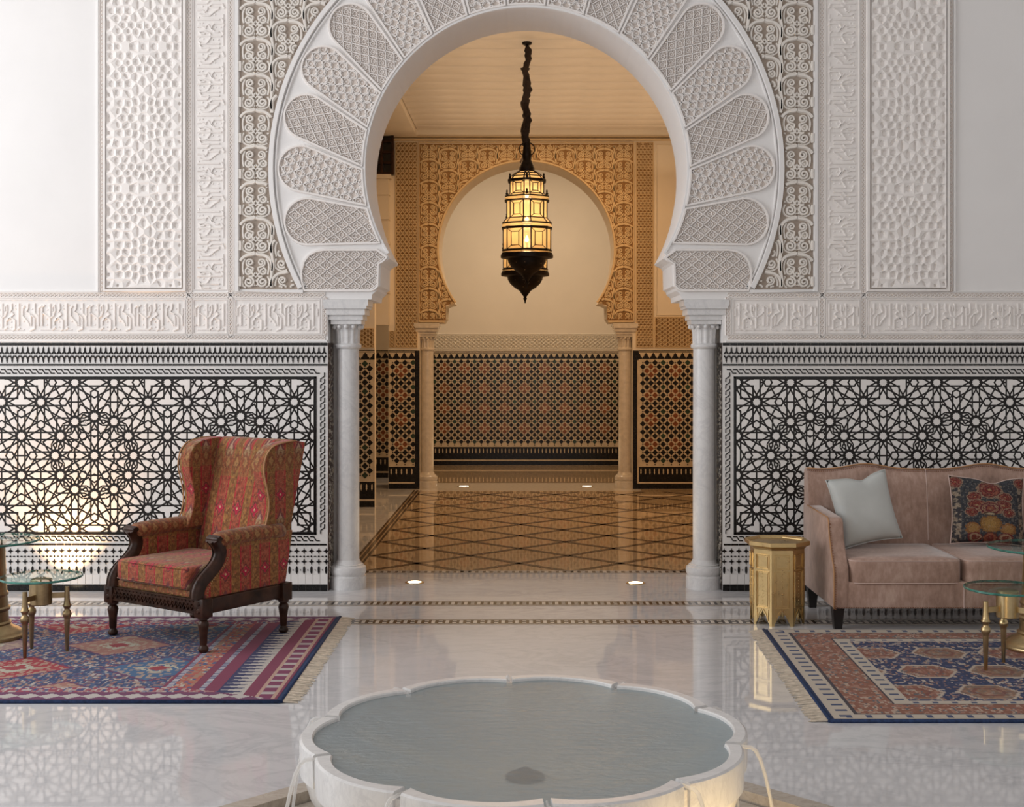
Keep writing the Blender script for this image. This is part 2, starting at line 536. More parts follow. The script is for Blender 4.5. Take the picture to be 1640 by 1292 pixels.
def brass(name, c, rough, vary=.25):
    g = G(name); co = g.coords()
    n = g.noise(co, 14, 6, .65)
    col = g.ramp(n, [(.3, tuple(x*(1-vary) for x in c)), (.65, c)])
    g.bump(g.noise(co, 160, 3), .06, .002)
    M[name] = g.fin(col, g.math('ADD', g.noise(co, 22, 4)*.25, rough-.12), 1.0); return M[name]
brass('brass', (.60,.46,.25), .34)
brass('brass_aged', (.42,.31,.17), .40, .35)
brass('brass_box', (.66,.48,.23), .30, .14)

def glassy(name, tint, gloss_rough=.02, ior=1.45):
    g = G(name); nt = g.nt
    tr = nt.nodes.new('ShaderNodeBsdfTransparent'); tr.inputs[0].default_value = tuple(tint)+(1,)
    gl = nt.nodes.new('ShaderNodeBsdfGlossy'); gl.inputs['Roughness'].default_value = gloss_rough
    fr = nt.nodes.new('ShaderNodeFresnel'); fr.inputs[0].default_value = ior
    mx = nt.nodes.new('ShaderNodeMixShader')
    ge = nt.nodes.new('ShaderNodeNewGeometry'); inv = g.math('SUBTRACT', 1.0, V(g, ge.outputs['Backfacing']))   # only the outer face of a pane reflects
    nt.links.new((inv*V(g, fr.outputs[0])).k, mx.inputs[0]); nt.links.new(tr.outputs[0], mx.inputs[1]); nt.links.new(gl.outputs[0], mx.inputs[2])
    nt.links.new(mx.outputs[0], g.out.inputs[0])
    M[name] = g.m; return g, gl, fr
glassy('glass_top', (.86,.93,.91))
simple('glass_edge', (.05,.20,.16), .12, vary=.3, scale=30)
g, gl, fr = glassy('water', (.66,.72,.73), .03, 1.33)
_b = g.nt.nodes.new('ShaderNodeBump'); _b.inputs['Strength'].default_value = .25; _b.inputs['Distance'].default_value = .004
g.nt.links.new(g.noise(g.mapping(g.coords(), (1, 2.6, 1)), 16, 4, .6, .5).k, _b.inputs['Height'])
g.nt.links.new(_b.outputs[0], gl.inputs['Normal'])
_d = g.nt.nodes.new('ShaderNodeBsdfDiffuse'); _d.inputs[0].default_value = (.43,.495,.52,1)
_mx = g.nt.nodes.new('ShaderNodeMixShader'); _mx.inputs[0].default_value = .42
_l = [n for n in g.nt.nodes if n.type == 'MIX_SHADER' and n != _mx][0]
g.nt.links.new([n for n in g.nt.nodes if n.type == 'BSDF_TRANSPARENT'][0].outputs[0], _mx.inputs[1]); g.nt.links.new(_d.outputs[0], _mx.inputs[2]); g.nt.links.new(_mx.outputs[0], _l.inputs[1])
gl.inputs['Roughness'].default_value = .22
g.nt.links.new(_b.outputs[0], _d.inputs['Normal']); _b.inputs['Strength'].default_value = .5; _b.inputs['Distance'].default_value = .012
g = G('water_jet'); nt = g.nt
_t = nt.nodes.new('ShaderNodeBsdfTransparent'); _d = nt.nodes.new('ShaderNodeBsdfTranslucent'); _d.inputs[0].default_value = (.95,.93,.90,1)
_e = nt.nodes.new('ShaderNodeBsdfDiffuse'); _e.inputs[0].default_value = (.85,.85,.85,1)
_m = nt.nodes.new('ShaderNodeMixShader'); _m.inputs[0].default_value = .5; _m2 = nt.nodes.new('ShaderNodeMixShader'); _m2.inputs[0].default_value = .5
nt.links.new(_d.outputs[0], _m.inputs[1]); nt.links.new(_e.outputs[0], _m.inputs[2]); nt.links.new(_t.outputs[0], _m2.inputs[1]); nt.links.new(_m.outputs[0], _m2.inputs[2]); nt.links.new(_m2.outputs[0], g.out.inputs[0])
M['water_jet'] = g.m

def emis(name, c, s):
    g = G(name); g.fin((.8,.7,.5), .5, **{'Emission_Color': c, 'Emission_Strength': s}); M[name] = g.m
emis('bulb', (1.0,.62,.26), 14.0)
emis('lamp_lens', (1.0,.84,.60), 9.0)
g = G('lantern_glass'); nt = g.nt                     # seeded amber glass, lit from inside
tr = nt.nodes.new('ShaderNodeBsdfTransparent'); tr.inputs[0].default_value = (.86,.74,.54,1)
tl = nt.nodes.new('ShaderNodeBsdfTranslucent'); tl.inputs[0].default_value = (.95,.75,.45,1)
gl = nt.nodes.new('ShaderNodeBsdfGlossy'); gl.inputs['Roughness'].default_value = .1
m1 = nt.nodes.new('ShaderNodeMixShader'); m1.inputs[0].default_value = .36
m2 = nt.nodes.new('ShaderNodeMixShader'); m2.inputs[0].default_value = .08
nt.links.new(tr.outputs[0], m1.inputs[1]); nt.links.new(tl.outputs[0], m1.inputs[2])
nt.links.new(m1.outputs[0], m2.inputs[1]); nt.links.new(gl.outputs[0], m2.inputs[2]); nt.links.new(m2.outputs[0], g.out.inputs[0])
M['lantern_glass'] = g.m

# --- upholstery of the wing chair: gold and rose stripes with blossoms (UV in metres)
g = G('tapestry'); u, v, _ = g.xyz(g.coords('UV'))
per = .148
su = u.tri(per); band = (su.abs() < per*.25)             # rose band, gold band in between
edge = ((su.abs() - per*.25).abs() < .0055)
vp = .40
vv = v.tri(vp); alt = ((v/vp + .5).floor().mod(2.0))
r_fl = (su*su + vv*vv).sqrt()
ang = g.math('ARCTAN2', vv, su)
petal = (ang*4.0).cos()*.006 + .024
flower = (r_fl < petal)
ring = ((r_fl - petal - .006).abs() < .003)
sg = (u + per*.5).tri(per); vg = v.tri(.10)
rg = (sg*sg*1.6 + vg*vg).sqrt()
gold_ring = ((rg - .028).abs() < .0045)
gold_dot = (rg < .010)
dia = ((su.abs()*1.8 + (v + vp*.38).tri(vp).abs()) < .070)
dia2 = ((su.abs()*1.8 + (v + vp*.38).tri(vp).abs()) < .045)
zone = ((v + vp*.5).tri(vp).abs() < .060)               # lozenge frieze between the blossoms
loz = ((u.tri(per*.5).abs()*1.5 + (v + vp*.5).tri(vp).abs()) < .055)
wv = g.noise(g.vec(u*1.0, v*1.0), 170, 3, .6)
wv2 = g.noise(g.vec(u, v), 38, 4, .6)
gold = g.ramp(wv2, [(.3, (.145,.048,.012)), (.7, (.39,.185,.058))])
rose = g.ramp(wv2, [(.3, (.22,.036,.020)), (.7, (.42,.110,.060))])
c = g.mix(band, gold, rose)
c = g.mix(gold_ring*.6, c, (.18,.07,.03)); c = g.mix(gold_dot*.7, c, (.40,.10,.05))
c = g.mix(edge*.9, c, (.40,.02,.035))
c = g.mix(dia*band*.75, c, (.13,.035,.05)); c = g.mix(dia2*band*.7, c, (.46,.33,.20))
c = g.mix(zone*.55, c, (.24,.13,.04)); c = g.mix(loz*zone*.65, c, (.20,.045,.02)); c = g.mix(((u.tri(per*.5).abs()*1.5 + (v + vp*.5).tri(vp).abs()) < .028)*zone*.6, c, (.38,.22,.08))
c = g.mix(ring*band*.8, c, (.09,.02,.03)); c = g.mix(flower*band*.95, c, (.42,.012,.05))
c = g.mix((r_fl < .007)*band, c, (.66,.38,.22))
sp = (g.noise(g.vec(u, v), 75, 4, .7) < .46)*.55
c = g.mix(sp, c, (.075,.030,.016)); c = g.mix((g.noise(g.vec(u+3.0, v), 60, 4, .7) > .60)*.40, c, (.46,.28,.12))
g.bump(wv, .25, .003)
M['tapestry'] = g.fin(c, .85, 0, .25, Sheen_Weight=.15)

# --- velvet of the sofa
g = G('velvet'); co = g.coords()
n1 = g.noise(co, 3.5, 6, .65, .6); n2 = g.noise(g.mapping(co, (1,1,.35)), 42, 5, .65)
c = g.ramp(n1*.6 + n2*.4, [(.30, (.23,.145,.110)), (.5, (.40,.265,.210)), (.70, (.58,.425,.355))])
g.bump(n2, .12, .004)
M['velvet'] = g.fin(c, .72, 0, .2, Sheen_Weight=.55, Sheen_Roughness=.35)

# --- tapestry cushion: dark ground, red roses, tan vase, cream leaves (UV 0..1)
g = G('cushion_floral'); u, v, _ = g.xyz(g.coords('UV'))
x = (u - .5); ax = x.abs()
wob = (g.noise(g.vec(u, v), 26, 5, .7) - .5)*.42
def blob(cx, cy, rx, ry):
    dx = (ax - cx)/rx if cx else x/rx
    dy = (v - cy)/ry
    return (dx*dx + dy*dy).sqrt() + wob*2.4
cell = g.white(g.vec((u*60).floor(), (v*60).floor()))
c = g.ramp(cell, [(0, (.030,.033,.040)), (1, (.075,.085,.10))])
c = g.mix((ax > .375)*.85 + 0.0, c, g.ramp(g.noise(g.vec(u, v), 16, 4), [(.35, (.05,.045,.05)), (.5, (.42,.33,.24)), (.62, (.20,.10,.06))], 'CONSTANT'))
def paint(c, d, stops):
    col = g.ramp(d, stops, 'CONSTANT'); return g.mix((d < 1.0), c, col)
rose_st = [(0, (.45,.28,.14)), (.14, (.18,.02,.02)), (.32, (.34,.07,.045)), (.42, (.12,.015,.018)), (.55, (.36,.12,.075)), (.68, (.14,.015,.02)), (.85, (.36,.24,.16))]
c = paint(c, blob(0, .79, .17, .13), rose_st)
c = paint(c, blob(.20, .68, .10, .075), rose_st)
c = paint(c, blob(.17, .56, .13, .09), rose_st)
c = paint(c, blob(.24, .46, .09, .07), rose_st)
c = paint(c, blob(0, .52, .16, .10), [(0, (.30,.10,.05)), (.3, (.16,.02,.03)), (.5, (.40,.25,.14)), (.62, (.15,.02,.03)), (.85, (.38,.2,.12))])
c = paint(c, blob(.43, .90, .10, .09), rose_st)
c = paint(c, blob(0, .29, .145, .13), [(0, (.42,.24,.07)), (.5, (.36,.19,.05)), (.85, (.26,.12,.03))])
c = paint(c, blob(0, .44, .09, .025), [(0, (.45,.38,.25)), (.6, (.10,.05,.03))])
c = paint(c, blob(.23, .22, .10, .09), [(0, (.40,.22,.07)), (.7, (.30,.13,.04))])
c = paint(c, blob(.20, .10, .10, .07), [(0, (.22,.05,.03)), (.5, (.42,.28,.17)), (.75, (.20,.03,.03))])
c = paint(c, blob(0, .09, .10, .09), [(0, (.20,.03,.02)), (.5, (.34,.10,.05)), (.8, (.12,.03,.02))])
c = paint(c, blob(0, .03, .075, .025), [(0, (.6,.55,.48)), (.9, (.4,.3,.2))])
c = g.mix((cell > .8)*.22, c, (.5,.4,.28)); c = g.mix(.32, c, (.03,.025,.025)); c = g.mix((g.noise(g.vec(u, v), 55, 4, .7) < .45)*.45, c, (.03,.028,.03))
g.bump(cell, .1, .002)
M['cushion_floral'] = g.fin(c, .85, 0, .2)

# --- carpets: coordinates in metres from the rug's corner, knots snapped to cells
def rug_mat(name, W, D, P):
    g = G(name); co = g.coords('UV'); u0, v0, _ = g.xyz(co)
    kn = .009
    u = (u0/kn).floor()*kn; v = (v0/kn).floor()*kn
    eu = u.min(W - u); ev = v.min(D - v)                 # distance to the ends / to the long sides
    P(g, u, v, eu, ev, W, D)
    M[name] = g.m
def stripe(g, c, d, a, b, col): return g.mix((d > a)*(d < b), c, col)
def rug_left(g, u, v, eu, ev, W, D):
    rnd = g.white(g.vec((u/.014).floor(), (v/.022).floor()))
    rnd2 = g.white(g.vec((u/.018).floor()+7.0, (v/.026).floor()))
    fine = g.noise(g.vec(u, v*.8), 22, 3, .6)
    field = g.ramp(rnd*.55 + fine*.45, [(0, (.022,.045,.13)), (.40, (.05,.09,.20)), (.47, (.30,.17,.13)), (.53, (.38,.23,.17)), (.58, (.16,.045,.09)), (.64, (.05,.10,.20)), (.72, (.45,.40,.36))], 'CONSTANT')
    # hexagon medallions in offset rows
    pu, pv = .74, .52
    row = (v/pv).floor().mod(2.0)
    mu = (u + row*pu*.5).tri(pu); mv = (v - pv*.5).tri(pv)
    hx = (mu.abs()*.80 + mv.abs()*.95)
    col = ((u + row*pu*.5 + pu*.5)/pu).floor().mod(2.0)
    rc = g.mix(col, (.33,.025,.035), (.045,.12,.24))
    c = g.mix((hx < .24), field, g.mix((rnd2 > .62)*.8, g.mix((row > .5)*.75, rc, (.36,.20,.15)), (.42,.30,.22)))
    c = g.mix(((hx - .24).abs() < .010), c, (.11,.03,.10))
    c = g.mix((hx < .10)*(rnd > .35), c, (.45,.42,.33)); c = g.mix((hx < .05), c, (.30,.03,.04))
    # borders along the ends
    c = stripe(g, c, eu, 0, .62, (.20,.028,.07))
    tri = ((v.tri(.075).abs()*2.2 + (eu - .26).abs()) < .085)
    c = stripe(g, c, eu, .57, .60, g.mix((v.tri(.03) > 0), (.50,.48,.50), (.03,.05,.16)))
    c = stripe(g, c, eu, .47, .57, g.ramp(rnd, [(0, (.42,.10,.07)), (.5, (.36,.20,.13)), (.75, (.06,.10,.22)), (.9, (.5,.42,.34))], 'CONSTANT'))
    c = stripe(g, c, eu, .40, .43, g.mix((v.tri(.03) > 0), (.50,.48,.50), (.03,.05,.16)))
    c = stripe(g, c, eu, .19, .33, g.mix((((eu - .19)/.14) + (v.tri(.064).abs()/.032)*.9 < .95), (.020,.026,.10), (.50,.46,.42)))
    blk = (v.tri(.115).abs() < .036)
    c = stripe(g, c, eu, .035, .13, g.mix((eu - .083).abs() > .032, g.mix(blk, (.45,.40,.38), (.19,.028,.085)), (.48,.31,.24)))
    # borders along the sides
    c2 = (.15,.035,.10)
    m = (ev < .24)*(ev < eu*.42 + .02)
    sd = g.mix((ev > .15), g.mix((ev > .04)*(ev < .13)*(u.tri(.10).abs() + (ev - .085).abs()*1.2 < .055), c2, (.50,.46,.43)), g.ramp(rnd, [(0, (.30,.05,.08)), (.4, (.42,.30,.26)), (.6, (.04,.06,.18)), (.8, (.48,.43,.40))], 'CONSTANT'))
    c = g.mix(m, c, sd); c = g.mix(.17, c, (.03,.018,.04))
    g.bump(g.noise(g.vec(u, v), 300, 2), .3, .003)
    g.fin(c, .95, 0, .1, Sheen_Weight=.1)
def rug_right(g, u, v, eu, ev, W, D):
    rnd = g.white(g.vec((u/.016).floor(), (v/.022).floor()))
    rnd2 = g.white(g.vec((u/.018).floor()+5.0, (v/.027).floor()))
    fine = g.noise(g.vec(u, v*.8), 20, 3, .6)
    navy = g.ramp(rnd*.5 + fine*.5, [(0, (.014,.024,.085)), (.50, (.035,.05,.13)), (.57, (.30,.17,.12)), (.62, (.02,.03,.09)), (.68, (.42,.35,.29))], 'CONSTANT')
    terra = g.ramp(rnd2*.45 + fine*.55, [(0, (.22,.085,.05)), (.46, (.32,.16,.11)), (.55, (.10,.10,.11)), (.60, (.40,.29,.22)), (.66, (.25,.10,.07))], 'CONSTANT')
    pu, pv = .36, .40
    row = (v/pv).floor().mod(2.0)
    mu = (u + row*pu*.5 + .05).tri(pu); mv = (v - pv*.5).tri(pv)
    kind = ((u + row*pu*.5 + .05 + pu*.5)/pu).floor().mod(2.0)
    hx = (mu.abs()*.80 + mv.abs()*.45).max(mv.abs()*.98)
    c = g.mix((hx < .118), navy, g.mix(kind*.6, terra, g.ramp(rnd, [(0, (.20,.13,.08)), (.5, (.32,.18,.11)), (.8, (.12,.12,.12))], 'CONSTANT')))
    c = g.mix(((hx - .118).abs() < .007), c, (.44,.36,.29))
    c = g.mix(((hx - .062).abs() < .009)*.7, c, (.16,.04,.03))
    e = eu.min(ev*1.35)
    hook = (u + v).tri(.085)
    c = stripe(g, c, e, 0, .43, (.46,.40,.33))
    gx = g.mix(eu < ev*1.35, u, v)
    tk = g.mix(eu < ev*1.35, u.tri(.09), v.tri(.09)); 
    n = g.nt.nodes.new('ShaderNodeSeparateColor'); g.nt.links.new(tk, n.inputs[0]); tk = V(g, n.outputs[0])
    hk = (tk.abs() < .016)
    c = stripe(g, c, e, .365, .405, g.mix(hk, (.46,.40,.33), (.05,.07,.14)))
    c = stripe(g, c, e, .13, .345, terra)
    c = stripe(g, c, e, .125, .135, (.04,.03,.04)); c = stripe(g, c, e, .34, .35, (.04,.03,.04))
    c = stripe(g, c, e, .045, .105, g.mix(hk, (.46,.40,.33), (.035,.055,.13)))
    g.bump(g.noise(g.vec(u, v), 300, 2), .3, .003)
    g.fin(c, .95, 0, .1, Sheen_Weight=.1)
# ------------------------------------------------------------------ the arch wall
W0 = Frame(0.0); S = W0.S
AC = (843.0, 270.0); AR = 257.0; AO = 413.0             # arch centre, opening radius, outer ring radius (px)
WALL_T = 0.61; STEP = 0.23
JL, JR = 525.0, 1157.0                                   # wall edges beside the columns
IMP = [(595, 479.5), (596, 471.5), (603, 465.5), (604, 461), (608.8, 458), (609.5, 424), (613, 420), (619, 417), (624, 414)]
def arch_edge(n=72):
    """opening outline from the left impost bottom over the arch to the right one"""
    L = list(IMP)
    a0 = math.atan2(IMP[-1][1]-AC[1], IMP[-1][0]-AC[0])
    pts = L[:]
    # go clockwise on screen: left -> top -> right
    st = a0; en = 2*PI + (PI - a0)
    r0 = math.hypot(IMP[-1][0]-AC[0], IMP[-1][1]-AC[1])
    for k in range(1, n):
        t = st + (en - st)*k/n; e = min(1, min(k, n-k)/6)
        r = r0 + (AR - r0)*e
        pts.append((AC[0]+r*math.cos(t), AC[1]+r*math.sin(t)))
    pts += [(2*AC[0]-x, y) for x, y in reversed(L)]
    return pts
EDGE = arch_edge()
ZT = 575 - (6.4 - CAMH)/S                                # wall top in px
ZB = 575 + CAMH/S                                        # floor in px
XL, XR = VX - 6.5/S, VX + 6.5/S
def wall_poly(jl, jr):
    return ([(XL, ZB), (XL, ZT), (XR, ZT), (XR, ZB), (jr, ZB), (jr, IMP[0][1])] + EDGE[::-1] + [(jl, IMP[0][1]), (jl, ZB)])
mb = MB(); mb.prism(wall_poly(JL, JR), W0, -STEP, 0.0)
jb = 1.262/S
mb.prism(wall_poly(VX - jb, VX + jb), W0, -WALL_T, -STEP)
wall = struct(mb.build('wall_arch', M['plaster']))
wall['label'] = 'white plaster wall with a tall horseshoe arch and carved stucco panels'

def mirror(fr):
    class Mi:
        S = fr.S
        def __call__(s, u, v, w=0.0): return fr(2*VX - u, v, w)
    return Mi()
TOPY = -170.0                                            # carved panels end here, above the frame
# plain plates and fillets -----------------------------------------------------------
def rect(u0, v0, u1, v1): return [(u0, v0), (u1, v0), (u1, v1), (u0, v1)]
def plate(name, poly, fr, w, mat, parent=None, w0=0.0):
    mb = MB(); mb.prism(poly, fr, w0, w, back=False)
    return mb.build(name, M[mat], parent or wall)
def frame_ribbons(mb, lines, fr, w, h, top=.6):
    for l in lines: mb.ribbon(resample(l, 30), fr, w, h, top=top)
def braid(mb, a, b, fr, amp=2.3, per=6.6, w=1.5, h=.007):
    """guilloche between two points in px"""
    L = math.hypot(b[0]-a[0], b[1]-a[1]); d = ((b[0]-a[0])/L, (b[1]-a[1])/L); nn = (-d[1], d[0])
    n = int(L/per*6)
    for ph in (0, PI):
        pts = []
        for k in range(n+1):
            s_ = L*k/n; q = amp*math.sin(PI*s_/per + ph)
            pts.append((a[0]+d[0]*s_+nn[0]*q, a[1]+d[1]*s_+nn[1]*q))
        mb.ribbon(pts, fr, w, h)
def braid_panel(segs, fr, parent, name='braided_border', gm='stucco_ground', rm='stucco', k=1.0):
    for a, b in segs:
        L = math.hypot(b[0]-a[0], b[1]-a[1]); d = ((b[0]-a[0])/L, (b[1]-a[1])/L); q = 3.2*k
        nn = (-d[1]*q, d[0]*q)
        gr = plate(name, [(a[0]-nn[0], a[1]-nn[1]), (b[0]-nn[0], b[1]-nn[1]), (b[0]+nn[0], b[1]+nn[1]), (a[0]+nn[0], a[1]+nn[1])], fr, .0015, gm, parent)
        mb = MB(); braid(mb, a, b, fr, 2.2*k, 6.6*k, 1.6*k)
        mb.ribbon([(a[0]-nn[0]*1.25, a[1]-nn[1]*1.25), (b[0]-nn[0]*1.25, b[1]-nn[1]*1.25)], fr, 2.0*k, .008)
        mb.ribbon([(a[0]+nn[0]*1.25, a[1]+nn[1]*1.25), (b[0]+nn[0]*1.25, b[1]+nn[1]*1.25)], fr, 2.0*k, .008)
        mb.build('interlace', M[rm], gr, kind='stuff')

# pseudo-kufic script, traced; one unit is 76.8 px long and 52 px high
KUF = [[(225,600),(225,270),(262,243)], [(225,370),(335,455)], [(340,215),(340,640)], [(345,455),(385,430),(412,335),(405,240),(372,280),(375,345)],
       [(455,365),(480,300),(475,215)], [(400,590),(400,520),(432,480),(505,400),(482,362)], [(432,480),(470,458),(525,500),(525,660),(490,682)],
       [(582,210),(582,600)], [(372,672),(415,632)], [(560,672),(600,636)], [(640,430),(640,300),(665,250)], [(640,430),(705,520),(740,592)],
       [(690,352),(715,300),(720,215)], [(760,600),(760,400),(700,365)], [(760,400),(812,470),(812,650),(742,684)],
       [(815,210),(815,380),(866,430),(870,600)], [(870,430),(870,290),(920,250)]]
KDOT = [(530,305),(775,305),(290,480),(470,530),(470,622),(290,582),(615,240),(525,250),(300,320),(320,250),(655,520)]
def kufic(mb, fr, u0, u1, v0, v1, per=76.8, off=0.0):
    """fills u0..u1 (length) x v0..v1 (height) in frame coords"""
    kx = per/700.0; ky = (v1-v0)/(690-190.0)
    k0 = int(math.floor((off)/per))
    inside = lambda p: u0+1 < p[0] < u1-1
    n = int((u1-u0)/per)+3
    for i in range(-1, n):
        ox = u0 + i*per - off
        for l in KUF:
            pts = resample([(ox+(x-160)*kx, v0+(y-190)*ky) for x, y in l], 3.0)
            for r in clip_runs(pts, inside): mb.ribbon(r, fr, 3.3, .010, top=.45)
        for x, y in KDOT:
            p = (ox+(x-160)*kx, v0+(y-190)*ky)
            if inside(p): mb.disc(p, 1.7, fr, .006, n=6, rot=.3)
        p = [(ox+(200-160)*kx, v1-2.2), (ox+(660-160)*kx, v1-2.2)]
        for r in clip_runs(resample(p, 3), inside): mb.ribbon(r, fr, 2.2, .006)
def script_panel(u0, u1, v0, v1, fr, parent, off=0.0, vertical=False):
    """vertical panels are the same script turned by a quarter"""
    if vertical:
        class Tn:
            S = fr.S
            def __call__(s, a, b, w=0.0): return fr(b, v1 - (a - v0), w)
        f2 = Tn(); a0, a1, b0, b1 = v0, v1, u0, u1
    else: f2 = fr; a0, a1, b0, b1 = u0, u1, v0, v1
    gr = plate('script_panel', rect(u0, v0, u1, v1), fr, .001, 'stucco', parent)
    mb = MB(); mb.ribbon(resample(rect(u0, v0, u1, v1), 40, True), fr, 2.2, .008, closed=True)
    mb.build('panel_moulding', M['stucco'], gr)
    mb = MB(); kufic(mb, f2, a0+2, a1-2, b0+4, b1-4, off=off)
    o = mb.build('carved_script', M['stucco'], gr, kind='stuff')
    return gr

# geometric star lattice pierced with pits ------------------------------------------------
# pits of one period (226.5 px), traced: (dx from the axis, y, half width, half height, slant)
def _half(rows, k, y0, mid):
    out = []
    for dx, y, hw, hh, sl in rows:
        for sx in ((1, -1) if dx else (1,)):
            out.append((sx*dx*k, y0+y*k, hw, hh, sx*sl))
            if abs(y - mid) > 8: out.append((sx*dx*k, y0+(2*mid-y)*k, hw, hh, -sx*sl))
    return out
PITS = _half([(135,0,3.2,3.4,0),(235,0,3.2,3.6,0),(405,5,3.0,9.0,0),(40,-8,2.6,2.6,0),(95,88,2.4,5.2,-.15),(205,80,2.4,4.6,.7),(310,75,3.2,3.6,0),
              (0,140,3.0,5.0,0),(172,165,3.4,3.6,0),(272,165,3.4,3.4,0),(372,165,3.4,3.6,0),(75,238,2.6,8.6,0),(180,285,2.4,5.2,.6),(305,268,3.3,3.8,0),(405,290,2.6,4.2,.4),
              (0,335,3.0,4.6,0),(92,372,2.4,4.4,.3),(170,392,3.3,3.8,0),(272,388,3.6,3.6,0),(405,392,3.2,4.0,0),(0,432,2.4,3.6,.2),(95,468,2.6,4.2,0),(198,476,2.4,4.2,.9),(300,480,2.6,4.4,-.3),
              (0,560,3.4,4.2,0),(135,560,3.4,3.6,0),(232,560,3.4,3.6,0),(405,560,3.0,9.0,0)], 1/7.175, 0.0, 560)
PITS += _half([(115,115,3.2,3.8,0),(250,105,2.2,2.4,0),(410,98,3.2,3.6,0),(0,168,3.0,4.0,0),(215,218,3.4,3.8,0),(355,218,3.4,3.8,0),(525,218,3.0,3.8,0),
               (0,352,3.3,3.8,0),(165,352,3.8,4.0,0),(300,340,2.6,3.0,.5),(410,352,3.4,3.8,0),(530,352,3.0,4.2,0)], 1/9.94, 155.0, 355)
def half_plane(poly, p, q):
    """part of poly nearer to p than to q"""
    mx, my = (p[0]+q[0])/2, (p[1]+q[1])/2; nx, ny = q[0]-p[0], q[1]-p[1]; out = []
    for i in range(len(poly)):
        a, b = poly[i-1], poly[i]
        da = (a[0]-mx)*nx+(a[1]-my)*ny; db = (b[0]-mx)*nx+(b[1]-my)*ny
        if (da <= 0) != (db <= 0):
            t = da/(da-db); out.append((a[0]+(b[0]-a[0])*t, a[1]+(b[1]-a[1])*t))
        if db <= 0: out.append(b)
    return out
def lattice_panel(u0, u1, v0, v1, fr, parent):
    cx = (u0+u1)/2; mb = MB(); top = .020; sites = []
    for i in range(-3, 5):
        for dx, y, hw, hh, sl in PITS:
            p = (cx+dx, 112.0+y+i*226.5)
            if u0 < p[0] < u1 and v0 < p[1] < v1: sites.append((p, hw, hh, sl))
    pts = np.array([q[0] for q in sites])
    for n_, (p, hw, hh, sl) in enumerate(sites):
        cell = rect(max(u0, p[0]-26), max(v0, p[1]-26), min(u1, p[0]+26), min(v1, p[1]+26))
        d = np.hypot(pts[:,0]-p[0], pts[:,1]-p[1])
        for j in np.argsort(d)[1:22]:
            if d[j] < .5: continue
            cell = half_plane(cell, p, pts[j])
        lim = inset(cell, .85, 1.0)
        ins_ = in_poly(lim) if lim else (lambda q: False)
        pit = None
        for sc in (1.55, 1.4, 1.25, 1.1, 1.0, .9, .8, .7, .6, .5):
            base = [(0,-1),(.75,-.72),(1,0),(.75,.72),(0,1),(-.75,.72),(-1,0),(-.75,-.72)]
            c_, s_ = math.cos(sl), math.sin(sl)
            q = [(p[0]+(x*hw*c_-y*hh*s_)*sc, p[1]+(x*hw*s_+y*hh*c_)*sc) for x, y in base]
            if all(ins_(r) for r in q): pit = q; break
        if not pit:
            mb.add([fr(a[0], a[1], top+.003) for a in cell], [tuple(range(len(cell)))]); continue
        tri = tessellate_polygon([[Vector((a[0], a[1], 0)) for a in cell], [Vector((a[0], a[1], 0)) for a in pit[::-1]]])
        mb.add([fr(a[0], a[1], top+.003) for a in cell] + [fr(a[0], a[1], top-.003) for a in pit[::-1]], [tuple(t) for t in tri])
        n = len(pit); q2 = [(p[0]+(a[0]-p[0])*.62, p[1]+(a[1]-p[1])*.62) for a in pit]
        mb.add([fr(a[0], a[1], top-.003) for a in pit] + [fr(a[0], a[1], .003) for a in q2], [(i, (i+1) % n, (i+1) % n+n, i+n) for i in range(n)] + [tuple(range(n, 2*n))])
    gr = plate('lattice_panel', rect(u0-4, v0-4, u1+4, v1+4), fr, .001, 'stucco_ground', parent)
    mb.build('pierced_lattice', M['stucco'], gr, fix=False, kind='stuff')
    mb = MB(); mb.ribbon(resample(rect(u0-4, v0-4, u1+4, v1+4), 60, True), fr, 7.5, .023, closed=True)
    mb.build('panel_moulding', M['stucco'], gr)
    return gr

# arabesque scrollwork ------------------------------------------------------------------
def arabesque_unit():
    L = []
    for s_ in (1, -1):
        L.append((smooth_curve([(0,0),(s_*4,2),(s_*15,4),(s_*23,10),(s_*26.5,18),(s_*26,30),(s_*24.5,42),(s_*25,57)], 3), 4.0, .020))
        L.append((spiral((s_*9.2,14.8), 6.8, 1.2, PI/2 if s_ > 0 else PI/2, -s_*1.6, 15), 2.7, .016))
        L.append((spiral((s_*11.5,29), 5.6, 4.0, -PI/2, s_*1.0, 10), 2.6, .014))
        L.append((spiral((s_*10.8,46), 8.8, 1.3, -PI/2, -s_*1.8, 20), 3.0, .018))
        L.append((smooth_curve([(s_*9.2,21.6),(s_*4,24),(s_*6.0,31),(s_*2.5,36),(s_*9,37.2)], 3), 2.6, .015))
        L.append((smooth_curve([(s_*17,9),(s_*20,15),(s_*21,24),(s_*19,34)], 3), 2.4, .012))
        L.append((smooth_curve([(s_*19,37),(s_*22,45),(s_*20,53)], 3), 2.4, .012))
        L.append(([(s_*1,52),(s_*4,48.5),(0,42)], 2.4, .012))
        L.append((smooth_curve([(s_*2,55),(s_*9,57),(s_*16,55),(s_*20,52)], 2), 2.2, .011))
    L.append(([(0,30.5),(3.4,34.5),(0,38.5),(-3.4,34.5),(0,30.5)], 2.4, .014))
    return L
ARA = arabesque_unit()
